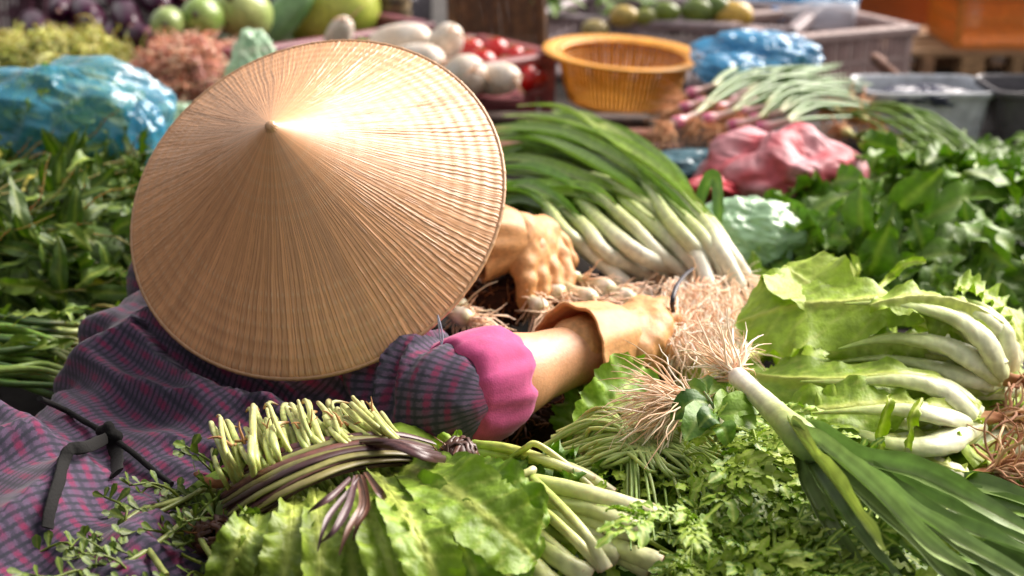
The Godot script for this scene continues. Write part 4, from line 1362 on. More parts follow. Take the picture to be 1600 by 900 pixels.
	var r2 := G(1560, 300, 0.49)
	var ro2 := thing("leafy_greens_heap", r2, "loose bank of small green leaves between grey tub and broad-leaved heap", "leafy greens")
	var rm2 := MB.new()
	mound(rm2, r2, Vector3(0.25, 0.06, 0.18), L(98, 134, 52), 0.15)
	part(ro2, "core", rm2, M.leaf)
	fill(ro2, 300, r2, Vector3(0.27, 0.07, 0.20), rk[1], 0.5, 0.8, M.leaf)
	strew(ro2, 150, r2, Vector3(0.26, 0.075, 0.19), leaf_kinds(5, 0.055, 0.014, L(150, 176, 100), L(98, 134, 52)), 0.7, 1.2, M.leaf, Vector3(0.6, 0.2, 0.5), 0.9)
	# low leaves filling behind the mustard heads
	var r3 := G(1420, 455, 0.50)
	var ro3 := thing("leafy_greens_heap", r3, "low layer of leaves showing just above the mustard heads", "leafy greens")
	var rm3 := MB.new()
	mound(rm3, r3, Vector3(0.33, 0.05, 0.13), L(104, 142, 58), 0.15)
	part(ro3, "core", rm3, M.leaf)
	fill(ro3, 300, r3, Vector3(0.35, 0.055, 0.15), rk[2], 0.5, 0.9, M.leaf)
	strew(ro3, 110, r3, Vector3(0.34, 0.06, 0.14), leaf_kinds(5, 0.06, 0.016, L(150, 176, 104), L(104, 142, 58)), 0.7, 1.1, M.leaf, Vector3(0.4, 0.1, 0.6), 0.9)

	# --- shallots with their tops
	var shg := "shallot plants in the bunch beside the red sack"
	for q in [[1113, 172, 1330, 118], [1085, 165, 1300, 112], [1148, 180, 1340, 150], [1050, 195, 1260, 120], [1180, 204, 1350, 175], [1128, 160, 1290, 104], [1095, 190, 1320, 140], [1160, 165, 1340, 130], [1070, 150, 1250, 108], [1135, 200, 1330, 165], [1060, 172, 1270, 130], [1170, 190, 1345, 160]]:
		onion_plant("shallot", G(q[0], q[1], 0.60), G(lerpf(q[0], q[2], 0.5), lerpf(q[1], q[3], 0.5) - 10.0, 0.635), G(q[2], q[3], 0.59), 0.011, L(196, 60, 120), L(236, 206, 196), L(88, 132, 48), L(226, 172, 128), 100, "pink shallot with green tops and tan roots beside the red sack", shg)
	var shg2 := "spring onions pointing away from the red sack"
	for q in [[1300, 170, 1480, 262], [1330, 158, 1500, 230], [1375, 205, 1510, 285], [1345, 185, 1500, 270], [1392, 222, 1520, 300], [1318, 205, 1460, 280], [1350, 165, 1540, 250]]:
		onion_plant("spring_onion", G(q[0], q[1], 0.585), G(lerpf(q[0], q[2], 0.5), lerpf(q[1], q[3], 0.5) - 6.0, 0.60), G(q[2], q[3], 0.57), 0.008, L(220, 190, 130), L(190, 196, 110), L(126, 160, 66), L(214, 156, 110), 80, "spring onion with tan roots lying between red sack and grey tub", shg2)
	# --- red sack
	var rs := G(1215, 300, 0.555)
	var rso := thing("sack", rs, "crumpled pinkish red woven sack lying behind the leeks", "sack")
	var sm := MB.new()
	crumple(sm, rs, Vector3(0.135, 0.105, 0.125), func(d): return L(206, 84, 96).lerp(L(206, 140, 150), clampf(0.45 + 1.1 * nz.get_noise_3d(d.x * 2.5, d.y * 2.5, d.z * 2.5 + 4.0), 0, 1)), 0.05, 1.7, 150, 100)
	part(rso, "body", sm, M.sack)
	var nk := MB.new()
	tube(nk, cr([rs + Vector3(-0.08, 0.0, 0.02), P(1105, 290, 2.16), P(1068, 296, 2.14)], 14), [[0.0, 0.04], [0.5, 0.022], [1.0, 0.012]], 20, [[0.0, L(200, 60, 74)], [1.0, L(186, 44, 60)]], 0.6, Vector3.UP, true, 0.5)
	part(rso, "twisted_corner", nk, M.sack)
	# teal wrap under the shallots
	var tw := MB.new()
	crumple(tw, G(1085, 262, 0.545), Vector3(0.10, 0.03, 0.06), func(_d): return L(80, 120, 134), 0.12, 2.6)
	tag(part(self, "plastic_wrap", tw, M.sack_blue), "dull teal plastic wrap under the shallot roots", "plastic wrap")

# a bulb with roots, a shank and hollow leaves; one thing
func onion_plant(called: String, a: Vector3, m: Vector3, b: Vector3, r: float, bulb: Color, shank: Color, green: Color, root: Color, nroots: int, label: String, group: String, nleaf := 4):
	var o := thing(called, a, label, "onion", group)
	var d := (m - a).normalized()
	var bm := MB.new()
	tube(bm, cr([a, a + d * 0.015, a + d * 0.035, a + d * 0.065], 14), [[0.0, r * 0.6], [0.18, r * 1.15], [0.4, r * 1.1], [0.7, r * 0.6], [1.0, r * 0.5]], 12, [[0.0, shank], [0.25, bulb], [0.6, bulb.lerp(shank, 0.7)], [1.0, shank.lerp(green, 0.4)]], 1.0, Vector3.UP, true, 0.1)
	part(o, "bulb", bm, M.stalk)
	for k in nleaf:
		var lm := MB.new()
		var e := b + Vector3(rr(-0.04, 0.04), rr(-0.015, 0.02), rr(-0.04, 0.04))
		var mm := a.lerp(e, 0.5) + Vector3(rr(-0.01, 0.01), rr(0.01, 0.04), rr(-0.01, 0.01))
		tube(lm, cr([a + d * 0.055, mm, e], 14), [[0.0, r * 0.40], [0.3, r * 0.5], [0.8, r * 0.4], [1.0, r * 0.08]], 7, [[0.0, shank.lerp(green, 0.4)], [0.3, green], [1.0, vary(green, 0.3)]], 0.8)
		part(o, "leaf", lm, M.leek)
	var rm := MB.new()
	for k in nroots:
		strand(rm, a + rv(r * 0.4), -d + rv(0.55), rr(0.03, 0.065), 0.0012, vary(root, 0.2), 0.4, 5, 3, null, 0.1)
	part(o, "roots", rm, M.root, "stuff")
	return o

# ------------------------------------------------------------------ leeks
func gp(q: Array) -> Array:            # [[px, py, level], ...] to points
	var out := []
	for p in q: out.append(G(p[0], p[1], p[2]))
	return out

func mixp(a: Array, b: Array, t: float) -> Array:
	var out := []
	for i in a.size():
		out.append([lerpf(a[i][0], b[i][0], t), lerpf(a[i][1], b[i][1], t), lerpf(a[i][2], b[i][2], t)])
	return out

func leek(path: Array, r: float, split: float, nleaf: int, spread: float, wid: float, nroots: int, label: String, group: String, o2 := {}):
	var pts := cr(path, 60)
	var o := thing("leek", path[0], label, "leek", group)
	var k := int(split * 59.0)
	var shank := MB.new()
	var white := L(246, 240, 224)
	var pale := L(200, 210, 140)
	var green: Color = o2.get("green", L(96, 134, 66))
	tube(shank, pts.slice(0, k + 4), [[0.0, r * 0.5], [0.04, r * 0.95], [0.12, r * 0.95], [0.75, r * 1.0], [0.92, r * 0.9], [1.0, r * 0.3]], 16, [[0.0, L(236, 210, 190)], [0.06, white], [0.35, white.lerp(pale, 0.3)], [0.7, pale], [1.0, green.lerp(pale, 0.4)]], 0.92, Vector3.UP, true, 0.05)
	part(o, "shank", shank, M.stalk)
	var T := (pts[k] - pts[0]).normalized()
	for i in nleaf:
		var s := (float(i) / maxf(nleaf - 1, 1) - 0.5) * 2.0
		var st := k - 8 + int(rr(0, 6))
		var p := PackedVector3Array()
		var m := 60 - st
		var dz := rr(-0.6, 1.0)
		var cut := int(m * rr(0.75, 1.0))
		for j in cut:
			var t := float(j) / (m - 1)
			var f := (pts[mini(st + j + 1, 59)] - pts[maxi(st + j - 1, 0)]).normalized()
			var side := f.cross(Vector3.UP).normalized()
			p.append(pts[st + j] + side * (s * spread * t + s * r * 0.35) + Vector3(0, (0.5 - absf(s)) * r * 0.6 + 0.016 * dz * sin(t * PI) - 0.02 * absf(s) * t, 0))
		var q := []
		for j in range(0, p.size(), 4): q.append(p[j])
		if q.size() < 4: continue
		var lm := MB.new()
		var g := vary(green, 0.2)
		leaf(lm, cr(q, 26), Vector3(rr(-0.3, 0.3), 1, rr(-0.1, 0.5)), {"w": [[0.0, r * 0.8], [0.25, wid * 0.85], [0.6, wid], [0.88, wid * 0.6], [1.0, 0.0008]], "nv": 9, "fold": [[0.0, 0.95], [0.4, 0.5], [1.0, 0.25]], "curl": 0.25, "ruf": 0.002, "ruff": 3.0, "rib": wid * 0.14, "mid": g.lerp(pale, 0.55), "blade": g, "edge": g.lerp(L(150, 176, 110), 0.3), "twist": rr(-0.5, 0.5), "stripes": 0.3})
		part(o, "leaf", lm, M.leek)
	var rm := MB.new()
	var rd: Vector3 = o2.get("rootdir", -T)
	for i in nroots:
		var c := vary([L(252, 232, 208), L(246, 216, 186), L(254, 242, 228), L(238, 198, 164)][i % 4], 0.12)
		strand(rm, pts[0] + rv(r * 0.5), rd + rv(o2.get("fan", 0.6)), rr(0.5, 1.25) * o2.get("rootlen", 0.055), rr(0.0007, 0.0012), c, o2.get("wig", 0.4), 6, 4, null, o2.get("sag", 0.12))
	part(o, "roots", rm, M.root, "stuff")
	return o

func build_leek_pile():
	var A := [[985, 433, 0.585], [925, 392, 0.612], [882, 358, 0.628], [838, 322, 0.632], [775, 318, 0.61], [720, 335, 0.59]]
	var C := [[1060, 436, 0.595], [1005, 392, 0.622], [955, 351, 0.636], [895, 312, 0.640], [800, 287, 0.625], [720, 290, 0.60]]
	var D := [[1113, 436, 0.600], [1080, 395, 0.630], [1035, 350, 0.645], [955, 283, 0.650], [840, 240, 0.635], [730, 235, 0.60]]
	var E := [[1140, 440, 0.600], [1117, 400, 0.630], [1080, 352, 0.648], [985, 268, 0.655], [860, 205, 0.640], [740, 215, 0.60]]
	var Fp := [[1165, 442, 0.600], [1135, 392, 0.632], [1096, 338, 0.652], [992, 230, 0.662], [889, 168, 0.650], [770, 160, 0.61]]
	var sets := [A, C, D, E, Fp]
	var label := "leek with white shank and tan roots in the pile held by the gloved hands"
	for layer in 3:
		var n: int = [10, 9, 8][layer]
		for i in n:
			var s := clampf((i + rr(-0.25, 0.25) + 0.3 * layer) / (n - 1.0), 0, 1) * 3.999
			var path := mixp(sets[int(s)], sets[int(s) + 1], s - int(s))
			var jx := rr(-10, 10)
			for q in path:
				q[0] += jx + rr(-6, 6); q[1] += rr(-6, 6) + layer * 8.0; q[2] -= layer * 0.026 + rr(-0.006, 0.006)
			path[0][1] += rr(-14, 18)
			for k in [3, 4, 5]:
				path[k][0] += rr(-16, 16); path[k][1] += rr(-16, 16)
			leek(gp(path), rr(0.0095, 0.0125), rr(0.44, 0.58), 3, rr(0.02, 0.06), rr(0.011, 0.016), 110, label, "leeks in the pile under the gloved hands", {"green": [L(150, 180, 90), L(168, 194, 112), L(122, 156, 88), L(184, 202, 124), L(136, 170, 84)][(i * 2 + layer) % 5], "rootdir": Vector3(0.45, -0.35, 0.85), "rootlen": 0.062, "fan": 0.55, "sag": 0.2})
	# the leaf that stands up and folds over at the end of the pile
	var lm := MB.new()
	leaf(lm, cr(gp([[1118, 400, 0.60], [1100, 350, 0.63], [1098, 310, 0.65]]) + [P(1110, 280, 1.93), P(1122, 286, 1.92), P(1124, 340, 1.90), P(1122, 372, 1.90)], 26), Vector3(-0.8, 0.3, 0.6), {"w": [[0.0, 0.010], [0.5, 0.0125], [0.8, 0.010], [1.0, 0.003]], "nv": 7, "fold": 0.25, "mid": L(150, 180, 120), "blade": L(112, 150, 92), "rib": 0.003})
	tag(part(self, "leek_leaf", lm, M.leek), "single leek leaf standing up and folded over behind the root ends", "leaf")
	# dark band round the roots
	var bm := MB.new()
	tube(bm, cr(gp([[1082, 420, 0.640], [1068, 432, 0.652], [1056, 450, 0.655], [1050, 474, 0.645], [1054, 492, 0.62]]), 18), [[0.0, 0.0028], [1.0, 0.0028]], 8, [[0.0, L(40, 38, 50)], [1.0, L(40, 38, 50)]], 0.6)
	tag(part(self, "rubber_band", bm, M.plastic), "dark rubber band round the leek root ends", "rubber band")
	# loose mass of roots hanging over the edge of the pile
	var rm := MB.new()
	mound(rm, G(1095, 505, 0.565), Vector3(0.05, 0.035, 0.045), L(234, 200, 164), 0.2)
	for i in 1000:
		var p := G(rr(1035, 1150), rr(430, 540), rr(0.59, 0.63))
		strand(rm, p, Vector3(rr(-0.4, 0.5), rr(-0.7, 0.1), rr(0.3, 1.0)), rr(0.03, 0.08), rr(0.0006, 0.0011), vary([L(252, 232, 208), L(246, 214, 184), L(254, 242, 228), L(238, 194, 160)][i % 4], 0.14), 0.5, 6, 4, null, 0.15)
	tag(part(self, "leek_roots", rm, M.root), "tangle of tan leek roots hanging below the rubber band", "roots", "", "stuff")
	# small bulbs and soil clods by the hands
	var og := "onions with white bulbs between the gloved hands"
	for q in [[905, 440, 850, 415], [930, 470, 870, 440], [850, 486, 810, 450], [832, 462, 790, 420], [960, 455, 890, 430], [880, 462, 820, 430], [722, 482, 690, 450], [735, 500, 690, 480], [990, 470, 930, 440]]:
		var a := G(q[0], q[1], 0.60)
		var m := G(q[2], q[3], 0.605)
		onion_plant("spring_onion", a, m, m + (m - a) * 0.3 - Vector3(0, 0.03, 0), 0.010, L(244, 232, 214), L(226, 220, 170), L(110, 146, 62), L(238, 206, 176), 46, "small white-bulbed spring onion lying between the gloved hands", og, 0)
	var sl := ["clod of brown soil and roots beside the far glove", "shaded clod of brown roots under the bare forearm", "clod of brown roots under the gripping glove", "brown root litter beneath the pink cuff"]
	var ci := 0
	for q in [[775, 470, 0.575, 0.040], [850, 630, 0.53, 0.055], [1030, 575, 0.545, 0.04], [800, 660, 0.52, 0.05]]:
		var c := G(q[0], q[1], q[2])
		var o := thing("soil_clod", c, sl[ci], "soil clod")
		ci += 1
		var cm := MB.new()
		mound(cm, c, Vector3(q[3] * 1.3, q[3] * 0.75, q[3]), L(84, 52, 34), 0.3)
		part(o, "earth", cm, M.soil)
		var sm := MB.new()
		for i in 240:
			var d := Vector3(rr(-1, 1), rr(-0.2, 1), rr(-0.5, 1)).normalized()
			strand(sm, c + d * Vector3(q[3] * 1.3, q[3] * 0.75, q[3]), d * 0.4 + rv(0.9), rr(0.015, 0.05), rr(0.0008, 0.0018), vary([L(140, 88, 52), L(96, 58, 36), L(176, 120, 78)][i % 3], 0.2), 0.6, 5, 4, null, 0.1)
		part(o, "rootlets", sm, M.root, "stuff")
	# celery tops peeping out beneath the far glove
	var ct := thing("herb_tuft", G(765, 430, 0.60), "bright yellow-green herb tuft beneath the far glove", "herbs")
	strew(ct, 46, G(762, 428, 0.585), Vector3(0.035, 0.03, 0.03), leaf_kinds(4, 0.022, 0.009, L(180, 190, 90), L(140, 160, 50), {"teeth": 0.6}), 0.7, 1.3, M.leaf, Vector3(0.2, 0.6, 0.4), 0.9)

# ------------------------------------------------------------------ mustard heads
func big_leaf(parent, path: Array, up: Vector3, w: Array, rib: Array, blade: Color, mid: Color, o := {}):
	var n: int = o.get("n", 46)
	var pts := cr(path, n)
	var mb := MB.new()
	var thick := []
	for q in rib: thick.append([q[0], float(q[1]) * 0.75])
	var d := {"w": w, "ribh": thick, "fine": 0.0022, "nv": 25, "fold": 0.15, "ruf": 0.012, "ruff": 6.0, "teeth": 0.06, "rib": 0.010, "mid": mid, "blade": blade, "edge": blade.lerp(L(150, 176, 60), 0.25), "veins": 9.0, "puck": 0.0008}
	d.merge(o, true)
	leaf(mb, pts, up, d)
	var l = part(parent, "leaf", mb, M.leaf)
	var reach: float = o.get("stalk", 0.0)
	if reach > 0.0:                    # fleshy stalk below the blade
		var cut := maxi(int(reach * n), 4)
		var rm := MB.new()
		tube(rm, pts.slice(0, cut), [[0.0, rib[0][1]], [0.75, ramp(rib, reach * 0.75)], [1.0, float(ramp(rib, reach)) * 0.4]], 18, [[0.0, mid], [0.6, mid], [1.0, mid.lerp(blade, 0.55)]], 0.72, up, true, 0.07)
		part(l, "stalk", rm, M.stalk)
	return l

func stump_roots(parent, a: Vector3, d: Vector3, n: int, len: float):
	var m := MB.new()
	tube(m, cr([a - d * 0.012, a + d * 0.015, a + d * 0.04], 8), [[0.0, 0.010], [0.5, 0.006], [1.0, 0.003]], 14, [[0.0, L(206, 176, 120)], [0.4, L(160, 104, 66)], [1.0, L(124, 74, 46)]], 1.0, Vector3.UP, true, 0.4)
	part(parent, "root_stock", m, M.root)
	var rm := MB.new()
	for i in n:
		strand(rm, a + d * rr(0.01, 0.04), d + rv(0.9), rr(0.5, 1.3) * len, rr(0.0011, 0.0024), vary([L(186, 140, 104), L(216, 178, 142), L(150, 104, 74)][i % 3], 0.2), 0.55, 7, 5, null, 0.08)
	part(parent, "roots", rm, M.root, "stuff")

func build_mustard_heads():
	var lite := L(178, 208, 92)
	var mid := L(222, 230, 170)
	var deep := L(140, 178, 66)
	var whitish := L(236, 238, 200)
	var h1 := thing("mustard_cabbage", G(1565, 590, 0.60), "large pale mustard green head with a spreading broad leaf and rooted base", "mustard green")
	# broad leaf that spreads towards the leeks
	big_leaf(h1, gp([[1560, 575, 0.615], [1500, 500, 0.655], [1420, 470, 0.668], [1320, 474, 0.665], [1230, 480, 0.655], [1150, 505, 0.63]]), Vector3(0.0, 1, 0.55), [[0.0, 0.012], [0.25, 0.016], [0.45, 0.026], [0.62, 0.052], [0.80, 0.062], [0.93, 0.042], [1.0, 0.006]], [[0.0, 0.014], [0.3, 0.011], [0.6, 0.006], [1.0, 0.001]], lite, mid, {"fold": [[0.0, -0.5], [0.4, -0.25], [1.0, 0.05]], "ruf": 0.010, "n": 60, "nv": 31, "stalk": 0.5})
	big_leaf(h1, gp([[1545, 570, 0.61], [1440, 500, 0.64], [1340, 490, 0.652], [1270, 450, 0.668], [1225, 415, 0.68]]), Vector3(0.2, 0.8, 0.9), [[0.0, 0.010], [0.35, 0.012], [0.55, 0.028], [0.8, 0.052], [0.94, 0.040], [1.0, 0.006]], [[0.0, 0.010], [0.5, 0.005], [1.0, 0.001]], lite.lerp(mid, 0.3), mid, {"fold": 0.2, "ruf": 0.010, "n": 56, "nv": 27, "stalk": 0.5})
	# ribbed leaf arching over the base
	big_leaf(h1, gp([[1582, 560, 0.60], [1560, 515, 0.64], [1500, 478, 0.668], [1430, 466, 0.678], [1360, 476, 0.675]]), Vector3(0.1, 1, 0.5), [[0.0, 0.015], [0.3, 0.030], [0.6, 0.034], [0.85, 0.022], [1.0, 0.004]], [[0.0, 0.017], [0.4, 0.013], [0.8, 0.006], [1.0, 0.001]], L(176, 204, 84), whitish, {"fold": -0.45, "ruf": 0.010, "rib": 0.016, "veins": 16.0, "teeth": 0.13, "stalk": 0.5})
	big_leaf(h1, gp([[1590, 565, 0.59], [1575, 500, 0.63], [1530, 462, 0.655], [1490, 452, 0.66]]), Vector3(0.4, 1, 0.2), [[0.0, 0.012], [0.5, 0.026], [0.85, 0.026], [1.0, 0.008]], [[0.0, 0.013], [1.0, 0.002]], lite, mid, {"fold": 0.3, "ruf": 0.010, "teeth": 0.13, "ruff": 9.0, "stalk": 0.5})
	# rolled narrow leaf sticking up
	big_leaf(h1, [G(1350, 470, 0.665), P(1385, 436, 1.60), P(1412, 414, 1.60), P(1446, 410, 1.60)], Vector3(0.4, 0.6, 0.6), [[0.0, 0.005], [0.5, 0.010], [0.9, 0.008], [1.0, 0.003]], [[0.0, 0.004], [1.0, 0.002]], lite, mid, {"fold": 1.0, "ruf": 0.004, "nv": 9, "n": 26})
	# inner leaves and thick stalks
	big_leaf(h1, gp([[1560, 585, 0.59], [1490, 545, 0.62], [1420, 530, 0.632], [1340, 535, 0.630], [1290, 560, 0.61]]), Vector3(0, 1, 0.5), [[0.0, 0.014], [0.35, 0.020], [0.65, 0.026], [0.9, 0.016], [1.0, 0.003]], [[0.0, 0.016], [0.4, 0.014], [1.0, 0.002]], L(172, 202, 92), whitish, {"fold": -0.5, "rib": 0.012, "stalk": 0.5})
	big_leaf(h1, gp([[1555, 600, 0.575], [1500, 580, 0.60], [1440, 560, 0.612], [1340, 560, 0.612], [1250, 580, 0.60]]), Vector3(0, 1, 0.6), [[0.0, 0.014], [0.3, 0.016], [0.6, 0.028], [0.9, 0.018], [1.0, 0.003]], [[0.0, 0.017], [0.4, 0.014], [1.0, 0.002]], L(172, 202, 86), whitish, {"fold": -0.4, "rib": 0.012, "stalk": 0.5})
	big_leaf(h1, gp([[1575, 600, 0.575], [1530, 605, 0.585], [1470, 600, 0.59], [1400, 590, 0.585]]), Vector3(0, 1, 0.6), [[0.0, 0.014], [0.5, 0.02], [1.0, 0.004]], [[0.0, 0.018], [0.6, 0.014], [1.0, 0.003]], L(170, 200, 90), whitish, {"fold": -0.3, "stalk": 0.5})
	stump_roots(h1, G(1572, 592, 0.595), Vector3(0.8, 0.05, 0.4).normalized(), 40, 0.06)
	# second head, lower
	var h2 := thing("mustard_cabbage", G(1530, 655, 0.57), "mustard green head with curved white stalk and brown root stock below the broad leaf", "mustard green")
	big_leaf(h2, gp([[1525, 650, 0.58], [1480, 610, 0.605], [1400, 592, 0.615], [1300, 596, 0.612], [1200, 590, 0.60], [1150, 575, 0.585]]), Vector3(0, 1, 0.6), [[0.0, 0.011], [0.3, 0.014], [0.5, 0.030], [0.8, 0.038], [0.95, 0.024], [1.0, 0.004]], [[0.0, 0.014], [0.35, 0.011], [1.0, 0.001]], deep.lerp(lite, 0.5), mid, {"fold": -0.25, "teeth": 0.13, "ruf": 0.010, "stalk": 0.5})
	big_leaf(h2, gp([[1522, 662, 0.57], [1470, 692, 0.572], [1400, 692, 0.575], [1330, 672, 0.58], [1240, 660, 0.575], [1180, 640, 0.565]]), Vector3(0, 1, 0.7), [[0.0, 0.013], [0.35, 0.015], [0.55, 0.034], [0.85, 0.034], [1.0, 0.006]], [[0.0, 0.0165], [0.35, 0.014], [0.7, 0.006], [1.0, 0.001]], lite, whitish, {"fold": -0.3, "teeth": 0.13, "ruf": 0.010, "flat": 0.8, "stalk": 0.5})
	big_leaf(h2, gp([[1520, 660, 0.575], [1460, 645, 0.598], [1390, 636, 0.602], [1300, 640, 0.60], [1230, 645, 0.59]]), Vector3(0, 1, 0.6), [[0.0, 0.010], [0.35, 0.014], [0.6, 0.036], [0.9, 0.026], [1.0, 0.005]], [[0.0, 0.013], [0.4, 0.010], [1.0, 0.001]], L(164, 196, 80), mid, {"fold": 0.1, "teeth": 0.13, "ruf": 0.010, "stalk": 0.5})
	big_leaf(h2, gp([[1500, 680, 0.55], [1420, 660, 0.575], [1340, 650, 0.59], [1270, 680, 0.58]]), Vector3(0, 1, 0.6), [[0.0, 0.010], [0.4, 0.022], [0.8, 0.036], [1.0, 0.008]], [[0.0, 0.011], [1.0, 0.001]], lite, mid, {"fold": 0.2, "teeth": 0.13, "ruf": 0.010, "ruff": 9.0, "stalk": 0.5})
	for q in [[[1378, 715, 0.575], [1372, 680, 0.60], [1384, 640, 0.63], [1388, 618, 0.64]], [[1412, 712, 0.575], [1418, 680, 0.60], [1424, 650, 0.625], [1440, 622, 0.635]]]:
		big_leaf(h2, gp(q), Vector3(0.2, 0.5, 1), [[0.0, 0.004], [0.5, 0.008], [0.8, 0.007], [1.0, 0.001]], [[0.0, 0.003], [1.0, 0.001]], L(168, 190, 50), mid, {"fold": 0.8, "nv": 7, "n": 20, "ruf": 0.003, "teeth": 0.13})
	stump_roots(h2, G(1535, 655, 0.575), Vector3(0.9, 0.05, -0.1).normalized(), 40, 0.055)
	for q in [[h1, [[1566, 584, 0.606], [1536, 530, 0.648], [1484, 494, 0.664], [1400, 476, 0.672], [1320, 474, 0.670]], 0.0165], [h1, [[1560, 590, 0.60], [1505, 552, 0.632], [1450, 534, 0.640], [1380, 530, 0.638], [1310, 545, 0.628]], 0.0160], [h1, [[1560, 602, 0.585], [1506, 588, 0.606], [1452, 572, 0.614], [1380, 560, 0.618], [1300, 566, 0.612]], 0.0150], [h1, [[1580, 580, 0.60], [1570, 520, 0.64], [1540, 482, 0.655], [1505, 466, 0.658]], 0.0125],
			[h2, [[1522, 652, 0.588], [1476, 612, 0.613], [1410, 595, 0.622], [1330, 597, 0.618], [1250, 596, 0.612]], 0.0125], [h2, [[1520, 664, 0.578], [1470, 694, 0.582], [1404, 696, 0.584], [1335, 676, 0.586], [1260, 662, 0.582]], 0.0155], [h2, [[1518, 660, 0.582], [1456, 648, 0.605], [1400, 640, 0.608], [1330, 642, 0.606], [1260, 646, 0.598]], 0.0125]]:
		var sm := MB.new()
		var r: float = q[2]
		tube(sm, cr(gp(q[1]), 30), [[0.0, r * 0.8], [0.2, r * 0.95], [0.5, r * 0.62], [0.8, r * 0.28], [1.0, r * 0.06]], 18, [[0.0, L(214, 224, 160)], [0.2, L(236, 238, 200)], [0.55, L(210, 224, 150)], [1.0, L(178, 208, 92)]], 0.62, Vector3(0, 1, 0.5), true, 0.14)
		part(q[0], "stalk", sm, M.stalk)
	# third and fourth heads
	var h3 := thing("mustard_cabbage", G(1500, 745, 0.54), "small mustard green stalk with bushy pinkish roots half under the leek leaves", "mustard green")
	big_leaf(h3, gp([[1505, 748, 0.55], [1470, 735, 0.56], [1430, 715, 0.56], [1360, 705, 0.55]]), Vector3(0, 1, 0.6), [[0.0, 0.010], [0.5, 0.012], [1.0, 0.003]], [[0.0, 0.014], [0.6, 0.014], [1.0, 0.004]], lite, whitish, {"fold": -0.4, "flat": 0.8, "stalk": 0.9})
	stump_roots(h3, G(1520, 748, 0.552), Vector3(0.9, 0.25, -0.2).normalized(), 70, 0.07)
	var h4 := thing("mustard_cabbage", G(1590, 690, 0.53), "mustard green stalks lying behind the bushy roots", "mustard green")
	big_leaf(h4, gp([[1650, 680, 0.54], [1590, 690, 0.55], [1520, 710, 0.545], [1450, 720, 0.53]]), Vector3(0, 1, 0.6), [[0.0, 0.02], [0.5, 0.026], [1.0, 0.006]], [[0.0, 0.02], [0.6, 0.02], [1.0, 0.006]], lite, whitish, {"fold": -0.4, "stalk": 0.9})
	big_leaf(h4, gp([[1660, 530, 0.56], [1600, 520, 0.57], [1540, 500, 0.56], [1480, 520, 0.54]]), Vector3(0, 1, 0.6), [[0.0, 0.02], [0.5, 0.03], [1.0, 0.006]], [[0.0, 0.016], [0.6, 0.014], [1.0, 0.006]], lite, whitish, {"fold": -0.4, "stalk": 0.9})
	# undergrowth of mustard leaves so that no table shows
	var un := thing("mustard_leaf_layer", G(1380, 640, 0.52), "loose layer of mustard leaves below the mustard heads", "mustard leaves")
	for i in 50:
		var c := G(rr(1080, 1640), rr(500, 760), 0.53)
		var d := Vector3(rr(-1, 1), 0.1, rr(-0.5, 0.5)).normalized()
		big_leaf(un, [c, c + d * 0.05 + Vector3(0, 0.012, 0), c + d * 0.11], Vector3(rr(-0.3, 0.3), 1, 0.3), [[0.0, 0.006], [0.4, 0.03], [0.8, 0.03], [1.0, 0.004]], [], vary(lite, 0.15), mid, {"nv": 11, "n": 18, "teeth": 0.25, "ruf": 0.02})

# ------------------------------------------------------------------ goods on the near table
func build_near_goods():
	near_leek()
	under_leek()
	coriander()
	cut_stems()
	mustard_bundle()
	purslane()

